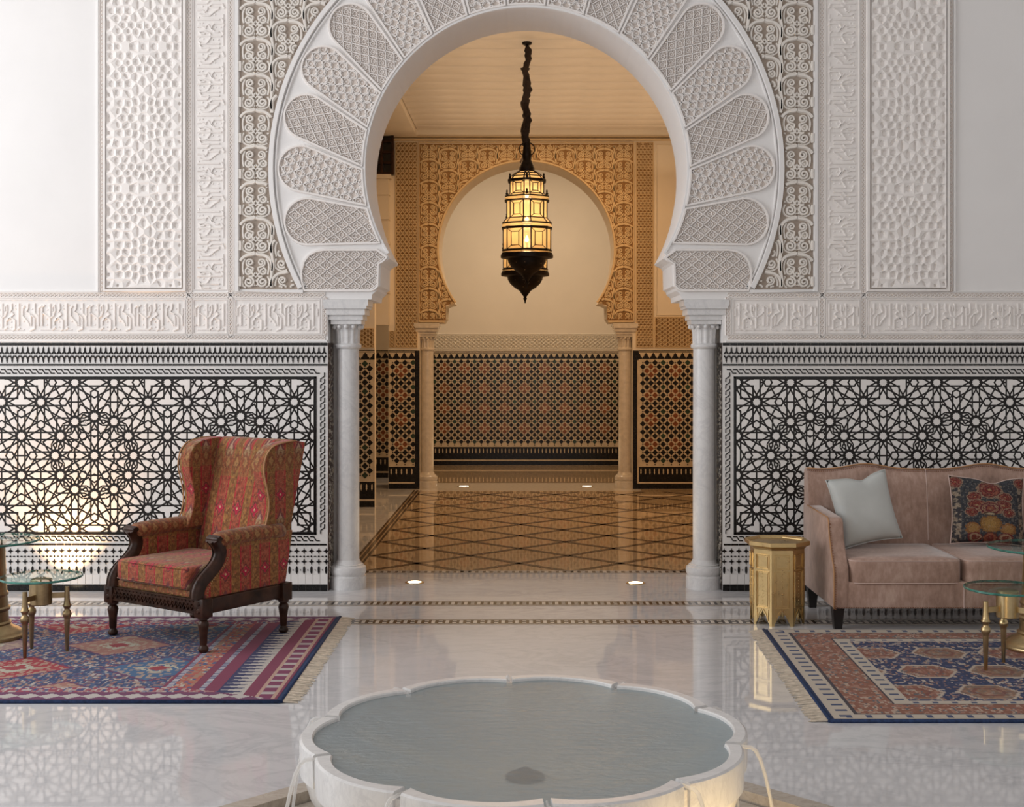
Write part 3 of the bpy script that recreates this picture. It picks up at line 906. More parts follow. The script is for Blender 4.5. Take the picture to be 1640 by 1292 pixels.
def arabesque(poly_in, u0, u1, v0, v1, fr, k=1.0, cx0=None):
    mb = MB(); pw, ph = 52.0*k, 57.4*k
    nu = int((u1-u0)/pw)+2; nv = int((v1-v0)/ph)+3
    cx0 = u0 + pw/2 if cx0 is None else cx0
    for i in range(-int((cx0-u0)/pw)-1, nu+1):
        for j in range(-1, nv):
            ox = cx0 + i*pw; oy = v1 - (j+1)*ph + (ph/2 if i % 2 else 0)
            for l, w, h in ARA:
                pts = [(ox+x*k, oy+y*k) for x, y in l]
                for r in clip_runs(pts, poly_in): mb.ribbon(r, fr, w*1.6*k, h*1.15, top=.5)
            for s_ in (1, -1):
                p = (ox+s_*11.5*k, oy+29*k)
                if poly_in(p): mb.disc(p, 3.6*k, fr, .010, n=8)
    return mb

# voussoir fillings -------------------------------------------------------------------
def filling_net(poly, fr, k=1.0):
    """ogee net of quatrefoils with small scrolls"""
    mb = MB(); inside = in_poly(poly)
    xs = [p[0] for p in poly]; ys = [p[1] for p in poly]; P_, Q_ = 33.0*k, 24.0*k
    nx0, nx1 = int(min(xs)/P_)-1, int(max(xs)/P_)+1; ny0, ny1 = int(min(ys)/Q_)-1, int(max(ys)/Q_)+1
    for j in range(ny0, ny1+1):
        for sg in (1, -1):
            pts = []
            n = int((nx1-nx0)*14)
            for i in range(n+1):
                a = nx0*P_ + (nx1-nx0)*P_*i/n
                c = math.cos(2*PI*a/P_)
                q = Q_*.25*sg*(c*.86 + .14*math.cos(6*PI*a/P_))
                pts.append((a, j*Q_ + Q_*.25 + q))
            for r in clip_runs(pts, inside): mb.ribbon(r, fr, 2.2*k, .016)
            pts2 = [(a+P_/2, b+Q_/2) for a, b in pts]
            for r in clip_runs(pts2, inside): mb.ribbon(r, fr, 2.2*k, .016)
    for i in range(nx0, nx1+1):
        for j in range(ny0*2, ny1*2+2):
            for dx in (0, P_/2):
                c = (i*P_+dx, j*Q_/2 + Q_*.25)
                for r in clip_runs(spiral(c, 3.9*k, 3.9*k, 0, 1.0, 9), inside): mb.ribbon(r, fr, 1.5*k, .013)
                for sx in (1, -1):
                    for sy in (1, -1):
                        l = [(c[0]+sx*1.5*k, c[1]+sy*6.2*k), (c[0]+sx*5.2*k, c[1]+sy*4.6*k), (c[0]+sx*7.0*k, c[1]+sy*1.2*k)]
                        for r in clip_runs(l, inside): mb.ribbon(r, fr, 1.4*k, .012)
                if inside(c): mb.disc(c, 1.6*k, fr, .007, n=6)
    return mb
def filling_diamond(poly, fr, k=1.0):
    """diagonal lattice of dotted bands with rosettes"""
    mb = MB(); inside = in_poly(poly)
    xs = [p[0] for p in poly]; ys = [p[1] for p in poly]; P_, Q_ = 22.0*k, 17.0*k
    x0, x1, y0, y1 = min(xs), max(xs), min(ys), max(ys)
    span = max(x1-x0, y1-y0)*1.6; n0 = int(span/Q_)+2
    for s_ in (1, -1):
        for i in range(-n0, n0):
            a = (x0-span*.2, 0); pts = []
            m_ = int((x1-x0+span*.4)/(P_/4))
            for t in range(m_+1):
                X = x0-span*.2 + t*P_/4
                pts.append((X, i*Q_ + s_*(X)*Q_/P_))
            for r in clip_runs(pts, inside): mb.ribbon(r, fr, 2.2*k, .016)
    for i in range(int(x0/P_*2)-2, int(x1/P_*2)+3):
        for j in range(int(y0/Q_*2)-2, int(y1/Q_*2)+3):
            c = (i*P_/2, j*Q_/2)
            if (i + j) % 2 == 0:
                if inside(c): mb.disc(c, 2.3*k, fr, .013, n=8)
                continue
            for r in clip_runs(spiral(c, 3.5*k, 3.5*k, 0, 1.0, 9), inside): mb.ribbon(r, fr, 1.5*k, .013)
            if inside(c): mb.disc(c, 1.6*k, fr, .008, n=6)
            for t in range(8):
                q = (c[0]+6.0*k*math.cos(t*PI/4), c[1]+4.9*k*math.sin(t*PI/4))
                if inside(q): mb.disc(q, 1.2*k, fr, .012, n=5)
    return mb

C0 = (843.0, 383.0)                                      # the joints of the ring run to this point
RIN, ROUT = 263.0, 397.0
def petal_outline(i):
    """outline of ring stone i (0 = crown), in px, left side negative; returned closed"""
    b = []
    for sgn in (-1, 1):
        a = math.radians(90 - 13.9*i + sgn*6.95)
        b.append((AC[0]+AR*math.cos(a), AC[1]-AR*math.sin(a)))
    d = [math.atan2(C0[1]-p[1], p[0]-C0[0]) for p in b]   # joint directions, y up
    lo, hi = min(d), max(d); mid = (lo+hi)/2; half = (hi-lo)/2 - .004
    best = None
    for k in range(2000):
        rho = 200 + k*.25; r = rho*math.sin(half) - 2.4
        cx, cy = C0[0]+rho*math.cos(mid), C0[1]-rho*math.sin(mid)
        far = math.hypot(cx-AC[0], cy-AC[1]) + r
        if far > ROUT: break
        best = (cx, cy, r, rho)
    cx, cy, r, rho = best
    out = []
    for k in range(17):
        a = mid - PI/2 + PI*k/16
        out.append((cx+r*math.cos(a), cy-r*math.sin(a)))
    # inner end follows the opening
    def on_inner(d_, off):
        # walk along the joint from C0 until the circle RIN, shifted inwards by off
        nx, ny = math.sin(d_), math.cos(d_)
        for k in range(4000):
            t = 10+k*.25
            x, y = C0[0]+t*math.cos(d_)+off*nx, C0[1]-t*math.sin(d_)+off*ny
            if math.hypot(x-AC[0], y-AC[1]) > RIN and t > 30: return (x, y)
    p_hi = on_inner(hi, 2.6); p_lo = on_inner(lo, -2.6)
    a_hi = math.atan2(-(p_hi[1]-AC[1]), p_hi[0]-AC[0]); a_lo = math.atan2(-(p_lo[1]-AC[1]), p_lo[0]-AC[0])
    if a_hi < a_lo: a_hi += 2*PI
    inner = [(AC[0]+RIN*math.cos(a_hi+(a_lo-a_hi)*k/8), AC[1]-RIN*math.sin(a_hi+(a_lo-a_hi)*k/8)) for k in range(9)]
    return out + inner, mid, (cx, cy)
def voussoir(i, fr, parent, name='voussoir'):
    poly, mid, c = petal_outline(abs(i))
    filled_stone(poly, mid, c, i % 2 == 0, fr, parent, name)
def filled_stone(poly, mid, c, diamond, fr, parent, name='voussoir'):
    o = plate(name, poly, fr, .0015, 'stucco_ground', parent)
    ang = -mid
    loc = RotFrame(fr, c[0], c[1], ang)
    ca, sa = math.cos(ang), math.sin(ang)
    lp = [((x-c[0])*ca+(y-c[1])*sa, -(x-c[0])*sa+(y-c[1])*ca) for x, y in poly]
    mb = filling_diamond(lp, loc) if diamond else filling_net(lp, loc, 1.25)
    mb.build('carved_filling', M['stucco'], o, fix=False, kind='stuff')
    mb = MB(); mb.ribbon(resample(poly, 8, True), fr, 4.6, .022, closed=True, top=.6)
    mb.build('stone_moulding', M['stucco'], o)
FRL, FRR = W0, mirror(W0)
for i in range(0, 9):
    voussoir(i, W0, wall)
    if i: voussoir(i, FRR, wall)
low = [(488,465),(484,452),(483,436),(487,420),(495,409),(507,402.5),(520,400.5),(604,400.5),(620,412),(614,418),(606,423),(605,458),(600,463),(594,465)]
# (outline is for the left springer; the mirrored frame carries the right one)
filled_stone(low[::-1], 0.0, (545,433), True, W0, wall, 'springer')
filled_stone(low[::-1], 0.0, (545,433), True, FRR, wall, 'springer')
# ring mouldings
a_b = math.asin((463.0-AC[1])/AO)
def arc(r, a0, a1, n=110): return [(AC[0]+r*math.cos(a0+(a1-a0)*k/n), AC[1]+r*math.sin(a0+(a1-a0)*k/n)) for k in range(n+1)]
mb = MB()
mb.ribbon(arc(408.5, PI-a_b, 2*PI+a_b), W0, 10, .028, top=.7)
mb.ribbon(arc(401.0, PI-a_b-.01, 2*PI+a_b+.01), W0, 4, .016, top=.5)
mb.build('ring_moulding', M['plaster'], wall, smooth=True, angle=40)
mb = MB(); mb.ribbon(arc(AR+2.5, PI-.55, 2*PI+.55), W0, 5, .014, top=.7)
mb.build('arch_rim', M['plaster'], wall)
# spandrel scrollwork
for fr in (FRL, FRR):
    def inside(p): return 385 < p[0] < 842.9 and TOPY < p[1] < 461 and math.hypot(p[0]-AC[0], p[1]-AC[1]) > AO+2.5
    poly = [(384, 463)] + [(384, TOPY)] + [(843, TOPY)] + [q for q in arc(AO, -PI/2, -PI-a_b, 60)]
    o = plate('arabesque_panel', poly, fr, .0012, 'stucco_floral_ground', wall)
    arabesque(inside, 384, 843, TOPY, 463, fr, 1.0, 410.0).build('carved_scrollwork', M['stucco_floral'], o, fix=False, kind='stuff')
    mb = MB()
    mb.ribbon([(380, TOPY-4), (380, 466.5), (486, 466.5)], fr, 7.5, .020, top=.7)
    mb.ribbon([(380, TOPY-4), (843, TOPY-4)], fr, 7.5, .020, top=.7)
    mb.build('panel_moulding', M['plaster'], o)
    lattice_panel(172, 292, TOPY, 461, fr, wall)
    script_panel(310, 364, TOPY, 464, fr, wall, vertical=True)
    braid_panel([((164, TOPY), (164, 468)), ((303, TOPY), (303, 540)), ((369.5, TOPY), (369.5, 540))], fr, wall)
    # band of script above the tiles
    braid_panel([((-320, 473), (521, 473)), ((-320, 540), (521, 540)), ((520, 476), (520, 537))], fr, wall)
    for n_, (a, b, off) in enumerate([(-315, 296, 10.0), (310, 363, 0.0), (377, 512, 0.0)]):
        script_panel(a, b, 480, 534, fr, wall, off=off)
    mb = MB()
    mb.ribbon([(157.5, TOPY), (157.5, 468)], fr, 3.5, .016); mb.ribbon([(-320, 467), (157, 467)], fr, 3, .010)
    mb.ribbon([(-320, 546), (524, 546)], fr, 4.0, .012)
    mb.build('band_moulding', M['plaster'], wall)
# ------------------------------------------------------------------ tiled dado on both sides of the arch
def star_sites(cx, cy, i0, i1, L):
    h = L/2; r = h*.53590; e = r/2; dd = 1.36603*r
    base = [(0,0)] + [(r*math.cos(k*PI/6), r*math.sin(k*PI/6)) for k in range(12)]
    base += [(h,e), (h,-e), (e,h), (-e,h), (dd,dd), (-dd,dd), (dd,-dd), (-dd,-dd), (h,h)]
    return [(cx+i*L+x, cy+j*L+y) for i in range(i0, i1+1) for j in (-1,0,1) for x, y in base]
TW = .010                                                # tiles stand this far out of the wall
def dado(side, x_in, x_out, cx0, number):
    """side -1: left of the arch.  x_in = edge beside the column, x_out = far end (px)"""
    lo, hi = min(x_in, x_out), max(x_in, x_out)
    root = MB(); root.prism(rect(lo, 548, hi, ZB-.2), W0, 0, .004, back=False)
    root = struct(root.build('trim_%d' % number, M['white_grout']))
    root['label'] = 'black and white mosaic tile dado ' + ('behind the armchair' if side < 0 else 'behind the sofa')
    s_ = side
    X = lambda d: x_in + s_*d                            # distance from the column edge
    xa = lambda d0, d1: (min(X(d0), X(d1)), max(X(d0), X(d1)))
    def black(name, u0, v0, u1, v1, w=TW*.8):
        mb = MB(); mb.tile(rect(u0, v0, u1, v1), W0, .003, w); return mb.build(name, M['black_tile'], root)
    end = abs(x_out - x_in)
    # thin black courses made of short strips
    for (v0, v1, d0, ln) in ((549, 553.2, 0, 11.8), (582.6, 585.4, 0, 11.8), (870.4, 873, 1.5, 12.0)):
        n = int((end-d0)/ln); mbx = MB(); a = X(d0)
        me = None
        for k in range(n):
            u0, u1 = xa(d0+k*ln+.25, d0+(k+1)*ln-.25)
            mbx.tile(rect(u0, v0, u1, v1), W0, .003, TW*.8)
        mbx.build('black_course', M['black_tile'], root, kind='stuff')
    # spindles: one black motif, repeated
    def motif(polys, name, u0, pitch, n, du=0.0):
        mb = MB()
        for p in polys: mb.tile(p, W0, .003, TW*.8)
        o = mb.build(name, M['black_tile'], root); me = o.data
        for k in range(1, n):
            inst(me, name, root, (s_*pitch*k*S, 0, 0))
    def spindle(c, up):
        h = [(0,-13.2),(1.2,-9.5),(1.3,-6.5),(2.0,-4.6),(4.0,-2.6),(4.0,-1.2),(2.4,-.9),(1.2,-2.3),(0,-2.9)]
        l = [(-x, y) for x, y in h[-2:0:-1]]
        P = [(c+x, (568.2 + (y if up else -y))) for x, y in h + l]
        return P if up else P
    c0 = X(5.8)
    n = min(140, int((end-8)/8.32))
    motif([spindle(c0, True)], 'spindle_tile', c0, 8.32, n)
    motif([spindle(c0, False)], 'spindle_tile', c0, 8.32, n)
    # frame lines and the plait round the star field
    d_fr, d_pl = 19.5, 8.2                               # distances of the black frame line and of the plait from the edge
    top_l, bot_l = 604.3, 854.3
    u0, u1 = xa(d_fr-1.6, end)
    black('frame_line', u0, top_l-1.6, u1, top_l+1.6); black('frame_line', u0, bot_l-1.6, u1, bot_l+1.6)
    u0, u1 = xa(d_fr-1.6, d_fr+1.6); black('frame_line', u0, top_l-1.6, u1, bot_l+1.6)
    mbx = MB()
    def plait(a, b):
        L = math.hypot(b[0]-a[0], b[1]-a[1]); d = ((b[0]-a[0])/L, (b[1]-a[1])/L); nn = (-d[1], d[0])
        per = 10.1; n = int(L/per)
        q = lambda s1, t1: (a[0]+d[0]*s1+nn[0]*t1, a[1]+d[1]*s1+nn[1]*t1)
        for k in range(n):
            o = k*per
            l = [q(o-1.5, -3.1), q(o+4.5, -3.1), q(o+8.4, 3.1), q(o+14.0, 3.1)]
            mbx.ribbon(l, W0, 1.9, TW*.8, top=.9)
    xin, xfar = X(d_pl), X(end)
    if s_ < 0:
        plait((xfar, 594.4), (xin, 594.4)); plait((xfar, 862.3), (xin, 862.3)); plait((xin, 598), (xin, 859))
    else:
        plait((xin, 594.4), (xfar, 594.4)); plait((xin, 862.3), (xfar, 862.3)); plait((xin, 598), (xin, 859))
    mbx.build('plait_border', M['black_tile'], root, kind='stuff')
    # the star field
    L = 234.0
    fu0, fu1 = xa(d_fr+1.6, end); fv0, fv1 = 606.0, 852.6
    black('strap_ground', fu0, fv0, fu1, fv1, .005).data.materials[0] = M['black_grout']
    k_far = int(math.ceil(end/L))+1
    sites = star_sites(cx0, 729.3, -k_far if s_ < 0 else -1, 1 if s_ < 0 else k_far, L)
    sites = [p for p in sites if fu0-90 < p[0] < fu1+90]
    segs = rosette_segments(sites, 12, 5.76, PI/3, (fu0, fv0, fu1, fv1))
    extra = []; SA = np.array(sites); D0 = L/2*.53590
    for i in range(len(SA)):
        dd_ = SA - SA[i]; dist = np.hypot(dd_[:,0], dd_[:,1])
        nb = [j for j in np.where((dist > D0*.97) & (dist < D0*1.03))[0] if j > i]
        for j in nb:                                     # a short bar half way between neighbouring stars
            m_ = (SA[i]+SA[j])/2; u_ = dd_[j]/dist[j]; n_ = np.array([-u_[1], u_[0]])
            a_, b_ = m_-n_*11.2, m_+n_*11.2; extra.append((a_[0], a_[1], b_[0], b_[1]))
            for k in nb:                                 # a hexagon in the middle of three stars
                if k > j and abs(np.hypot(*(SA[j]-SA[k])) - D0) < D0*.03:
                    c_ = (SA[i]+SA[j]+SA[k])/3; t0 = math.atan2(*(SA[i]-c_)[::-1])
                    hp = [(c_[0]+6.65*math.cos(t0+q*PI/3), c_[1]+6.65*math.sin(t0+q*PI/3)) for q in range(6)]
                    extra += [(*hp[q], *hp[(q+1) % 6]) for q in range(6)]
    extra = [e for e in extra if fu0 < min(e[0], e[2]) and max(e[0], e[2]) < fu1 and fv0 < min(e[1], e[3]) and max(e[1], e[3]) < fv1]
    faces = planar_faces(np.vstack([segs, np.array(extra)]))
    tiles = [q for q in (inset(f, 1.38, .7) for f in faces) if q]
    tiles.sort(key=lambda q: -poly_area(q))
    # only tiles inside the picture compete for being single pieces
    def cen(q): return sum(p[0] for p in q)/len(q)
    near = [q for q in tiles if -12 < cen(q) < 1652]
    single = near[:300]; ids = set(id(q) for q in single)
    cache = {}
    for q in single:
        c = (cen(q), sum(p[1] for p in q)/len(q))
        key = tuple(sorted((round(p[0]-c[0], 1), round(p[1]-c[1], 1)) for p in q))
        if key not in cache:
            mb = MB(); mb.tile([(p[0]-c[0]+VX, p[1]-c[1]+VY) for p in q], W0, .004, TW)
            cache[key] = mb.mesh('star_tile', M['white_tile'])
        inst(cache[key], 'star_tile', root, ((c[0]-VX)*S, 0, -(c[1]-VY)*S)).data = cache[key]
    mbx = MB()
    for q in tiles:
        if id(q) not in ids: mbx.tile(q, W0, .004, TW)
    mbx.build('small_tiles', M['white_tile'], root, kind='stuff')
    # lower frieze of crosses and spindles
    def cross(c, y, r=4.2):
        h = []
        for k in range(4):
            a = k*PI/2 - PI/2
            h += [(c+r*1.15*math.cos(a), y+r*1.15*math.sin(a)), (c+r*.42*math.cos(a+PI/4), y+r*.42*math.sin(a+PI/4))]
        return h
    def post(c, y, h, w): return [(c, y-h), (c+w*.8, y-h*.6), (c+w, y), (c+w*.8, y+h*.6), (c, y+h), (c-w*.8, y+h*.6), (c-w, y), (c-w*.8, y-h*.6)]
    pit = 11.75; c1 = X(2.5); n = min(74, int((end-6)/pit))
    motif([cross(c1, 882.0)], 'cross_tile', c1, pit, n)
    motif([cross(c1, 899.0)], 'cross_tile', c1, pit, n)
    motif([post(c1, 912.3, 6.6, 1.9)], 'post_tile', c1, pit, n)
    mbx = MB()
    for k in range(n):
        c = c1 + s_*pit*k
        mbx.tile(post(c, 890.6, 1.6, 1.5), W0, .003, TW*.8)
        cc = c + s_*pit/2
        mbx.tile([(cc-2.9, 890.6), (cc, 889.5), (cc+2.9, 890.6), (cc, 891.7)], W0, .003, TW*.8)
        mbx.tile([(cc-1.2, 912.3), (cc, 911.2), (cc+1.2, 912.3), (cc, 913.4)], W0, .003, TW*.8)
    mbx.build('dot_tiles', M['black_tile'], root, kind='stuff')
    # white course and black base course of square tiles
    n = min(90, int(end/pit))
    mb = MB(); u0, u1 = xa(.3, pit-.3); mb.tile(rect(u0, 919.5, u1, 935.0), W0, .003, TW); me = mb.mesh('white_base_tile', M['white_tile'])
    mb = MB(); mb.tile(rect(u0, 936.0, u1, ZB-.3), W0, .003, TW); me2 = mb.mesh('black_base_tile', M['black_tile'])
    for k in range(n):
        inst(me, 'white_base_tile', root, (s_*pit*k*S, 0, 0)); inst(me2, 'black_base_tile', root, (s_*pit*k*S, 0, 0))
    # the return of the tiling into the arch reveal
    x = (x_in - VX)*S
    sf = SideFrame(x, -s_)
    mb = MB(); mb.prism([(.0, .004), (.0, CAMH-(549-VY)*S), (STEP-.005, CAMH-(549-VY)*S), (STEP-.005, .004)], sf, 0, .006, back=False)
    rv = mb.build('reveal_mosaic', M['brown_mosaic' if s_ < 0 else 'dark_stone'], root)
    mb = MB(); rr = random.Random(3)
    for k in range(420):
        y = rr.uniform(.012, STEP-.03); z = rr.uniform(.03, 1.68); a = .006
        mb.tile([(y-a, z), (y, z+a*1.3), (y+a, z), (y, z-a*1.3)], sf, .006, .0085)
    mb.build('mosaic_chips', M['cream_stone'], rv, kind='stuff')
    return root
dado(-1, JL, -330, 503.9 - 117.0 - 1.0, 1)
dado(1, JR, 1980, 1178.5 + 117.0 + 1.5, 2)

# ------------------------------------------------------------------ columns of the front arch
def column(x, y, label, group, mat='marble_white', hgt=None, R=.078, sgn=1, abacus_z=None, k=1.0):
    """base, shaft, capital; abacus_z = underside of the impost"""
    root = empty('column', (x, y, 0)); tag(root, label, 'column', group)
    zt = abacus_z
    zs = zt - .32*k                                      # top of the shaft
    m = M[mat]
    mb = MB(); mb.lathe([(R*1.62,0),(R*1.62,.085*k),(R*1.55,.088*k),(R*1.50,.095*k),(R*1.58,.105*k),(R*1.64,.125*k),(R*1.58,.15*k),(R*1.36,.162*k),(R*1.36,.168*k),(R*1.22,.172*k),(R*1.12,.185*k),(R*1.02,.20*k)], n=40)
    mb.build('base', m, root, smooth=True, angle=35)
    mb = MB(); mb.lathe([(R, .19*k), (R*1.0, .9), (R*.975, zs)], n=40); mb.build('shaft', m, root, smooth=True, angle=50)
    mb = MB(); mb.lathe([(R*.99, zs-.02),(R*1.16, zs-.014),(R*1.2, zs),(R*1.16, zs+.014),(R*1.0, zs+.018)], n=40)
    mb.build('astragal', m, root, smooth=True)
    # fluted bell
    prof = [(R*1.0, zs+.015), (R*1.02, zs+.08*k), (R*1.10, zs+.13*k), (R*1.28, zs+.15*k)]
    mb = MB(); n = 48; vs = []; 
    rings = []
    for r, z in prof: rings.append([(r*(1+.035*(1 if q % 4 < 2 else -1))*math.cos(2*PI*q/n), r*(1+.035*(1 if q % 4 < 2 else -1))*math.sin(2*PI*q/n), z) for q in range(n)])
    mb.loft(rings); bell = mb.build('capital_bell', m, root)
    mb = MB()
    for q in range(12):
        a = 2*PI*q/12; mb.lathe([(.001, -.020), (.014, -.012), (.016, 0), (.012, .012), (.001, .018)], (R*1.24*math.cos(a), R*1.24*math.sin(a)), 8, z0=zs+.135*k)
    mb.build('leaf_tip', m, root, smooth=True)
    # stepped square abacus
    mb = MB(); z = zs+.15*k; st = [(1.35,.030),(1.52,.022),(1.50,.012),(1.72,.030),(1.70,.012),(1.88,.02)]
    tot = zt - z; acc = sum(h for _, h in st); rest = tot - acc*k
    for f_, h in st:
        mb.box(-R*f_, R*f_, -R*f_, R*f_, z, z+h*k+.0005); z += h*k
    mb.box(-R*2.0, R*2.0, -R*1.75, R*1.75, z, zt-.001)
    ab = mb.build('abacus', m, root); 
    return root
ZI = CAMH - (IMP[0][1]-VY)*S
column(fxp(557.5, .125), .125, 'white veined marble column of the front arch on the side of the armchair', 'front arch columns', abacus_z=ZI)
column(fxp(1127.5, .125), .125, 'white veined marble column of the front arch on the side of the sofa', 'front arch columns', abacus_z=ZI)
# ------------------------------------------------------------------ floors
FY_DOT = fy(916.0)                                       # dotted line behind the arch
POOL = (0.0, 3.90 - CAMD); PAP = 1.20                    # octagonal pool: centre, apothem
def octagon(ap, rot=PI/8): 
    R_ = ap/math.cos(PI/8); return [(POOL[0]+R_*math.cos(rot+k*PI/4), POOL[1]+R_*math.sin(rot+k*PI/4)) for k in range(8)]
ff = FloorFrame(0.0)
def plane_with_hole(outer, hole, z, name, mat):
    tri = tessellate_polygon([[Vector((x, y, 0)) for x, y in outer], [Vector((x, y, 0)) for x, y in hole[::-1]]])
    allp = outer + hole[::-1]; mb = MB()
    mb.add([(x, y, z) for x, y in allp], [tuple(t) for t in tri])
    n = len(outer); h = len(hole)
    mb.add([(x, y, z) for x, y in hole] + [(x, y, z-.25) for x, y in hole], [(i, (i+1) % h, (i+1) % h+h, i+h) for i in range(h)])
    return mb.build(name, M[mat], fix=True)
floor = struct(plane_with_hole([(-6.5,-12.5),(6.5,-12.5),(6.5,0.0),(1.40,FY_DOT),(-1.40,FY_DOT),(-6.5,0.0)], octagon(PAP), 0.0, 'floor', 'marble_floor'))
floor['label'] = 'polished white marble floor of the lobby'
mb = MB()
o8 = octagon(PAP); i8 = octagon(PAP-.085); j8 = octagon(PAP-.095); k8 = octagon(PAP-.20)
def ring8(mb, a, b, z0, z1):
    for k in range(8):
        q = (k+1) % 8
        mb.add([(a[k][0],a[k][1],z1),(a[q][0],a[q][1],z1),(b[q][0],b[q][1],z1),(b[k][0],b[k][1],z1),
                (a[k][0],a[k][1],z0),(a[q][0],a[q][1],z0),(b[q][0],b[q][1],z0),(b[k][0],b[k][1],z0)], [(0,1,2,3),(0,4,5,1),(2,6,7,3),(1,5,6,2),(3,7,4,0)])
mbx = MB(); ring8(mbx, o8, i8, -.2, .004); mbx.build('pool_kerb', M['marble_kerb'], floor)
mbx = MB(); ring8(mbx, j8, k8, -.2, -.035); mbx.build('pool_step', M['marble_kerb'], floor)
mbx = MB(); mbx.prism(octagon(PAP-.02), FloorFrame(-.2), 0, .02); mbx.build('pool_bottom', M['marble_kerb'], floor)

def mosaic_strip(y0, y1, x0, x1, name, parent, unit):
    """dark band with light slanted pieces"""
    mb = MB(); mb.box(x0, x1, y0, y1, -.01, .0012); o = mb.build(name, M['dark_stone'], parent)
    mb = MB(); n = int((x1-x0)/unit); h = (y1-y0)
    fr = FloorFrame(.0012)
    mb.tile(rect(x0, y0+h*.04, x1, y0+h*.13), fr, 0, .0008); mb.tile(rect(x0, y1-h*.13, x1, y1-h*.04), fr, 0, .0008)
    for k in range(n):
        a = x0 + k*unit
        mb.tile([(a, y0+h*.27), (a+unit*.30, y0+h*.27), (a+unit*.30, y0+h*.42), (a, y0+h*.42)], fr, 0, .0008)
        mb.tile([(a, y0+h*.58), (a+unit*.30, y0+h*.58), (a+unit*.30, y0+h*.73), (a, y0+h*.73)], fr, 0, .0008)
        mb.tile([(a+unit*.50, y0+h*.24), (a+unit*.76, y0+h*.24), (a+unit*.76, y0+h*.76), (a+unit*.50, y0+h*.76)], fr, 0, .0008)
    mb.build('mosaic_pieces', M['cream_stone'], o, kind='stuff')
    return o
mosaic_strip(fy(970.2), fy(962.0), -6.4, 6.4, 'mosaic_strip', floor, .085)
mosaic_strip(fy(1000.5), fy(991.5), -6.4, 6.4, 'mosaic_strip', floor, .085)

# hall floor: amber stone with dark diagonal inlay
Y1 = CAMH*F/(783.0-VY) - CAMD; Y2 = CAMH*F/(745.0-VY) - CAMD       # pier plane, far wall
YL = CAMH*F/(812.0-VY) - CAMD; YC = CAMH*F/(765.0-VY) - CAMD
mb = MB(); mb.add([(-1.40,FY_DOT,0),(1.40,FY_DOT,0),(1.40,WALL_T,0),(4,WALL_T,0),(4,Y2+.2,0),(-5,Y2+.2,0),(-5,WALL_T,0),(-1.40,WALL_T,0)], [tuple(range(8))])
hfloor = struct(mb.build('floor_hall', M['marble_hall'])); hfloor['label'] = 'glossy amber stone floor of the hall with dark diagonal inlay'
mb = MB(); mb.box(-4.9, -1.375, WALL_T+.02, YC, -.02, .0006); mb.build('side_paving', M['marble_floor'], hfloor)
def inlay(a, b, w, mb, h=.0012):
    a = Vector((a[0], a[1])); b = Vector((b[0], b[1])); d = (b-a).normalized(); n = Vector((-d.y, d.x))*w/2
    mb.tile([(a+n)[:], (b+n)[:], (b-n)[:], (a-n)[:]], FloorFrame(0), -.004, h)
mbd = MB(); mbl = MB()
ya, yb = FY_DOT+.02, Y1-.35
P_ = .797
def seg_clip(x0, s_):
    """line through (x0, 9.884 - CAMD) with slope +-1, clipped to the hall field"""
    yr = 9.884 - CAMD; out = []
    lo_y, hi_y = ya, yb; xl, xr = -1.26, 3.0
    t0 = max(lo_y-yr, min((xl-x0)/s_, (xr-x0)/s_)); t1 = min(hi_y-yr, max((xl-x0)/s_, (xr-x0)/s_))
    return ((x0+s_*t0, yr+t0), (x0+s_*t1, yr+t1)) if t1 > t0+.05 else None
for k in range(-16, 17):
    for s_ in (1.03, -1.03):
        q = seg_clip(-.06 + k*P_, s_)
        if not q: continue
        inlay(q[0], q[1], .062, mbd)
        L_ = math.hypot(q[1][0]-q[0][0], q[1][1]-q[0][1]); n = int(L_/.13)
        for i in range(n):
            c = [q[0][j]+(q[1][j]-q[0][j])*(i+.5)/n for j in (0,1)]
            r_ = .013; mbl.tile([(c[0]-r_, c[1]), (c[0], c[1]+r_), (c[0]+r_, c[1]), (c[0], c[1]-r_)], FloorFrame(.0012), 0, .0008)
o = mbd.build('diagonal_inlay', M['brown_inlay'], hfloor, kind='stuff')
mbl.build('inlay_chips', M['brown_mosaic'], hfloor, kind='stuff')
mb = MB(); 
for x, w in ((-1.365,.022), (-1.285,.022)): inlay((x, ya), (x, yb+.2), w, mb)
inlay((-1.325, ya), (-1.325, yb+.2), .028, mb)
mb.build('border_inlay', M['brown_inlay'], hfloor)
mosaic_strip(FY_DOT-.05, FY_DOT+.06, -1.24, 1.24, 'dotted_strip', hfloor, .11)
mb = MB(); mb.box(-1.4, 1.4, Y1-.22, Y1+.75, -.02, .0010); mb.build('threshold', M['cream_stone'], hfloor)

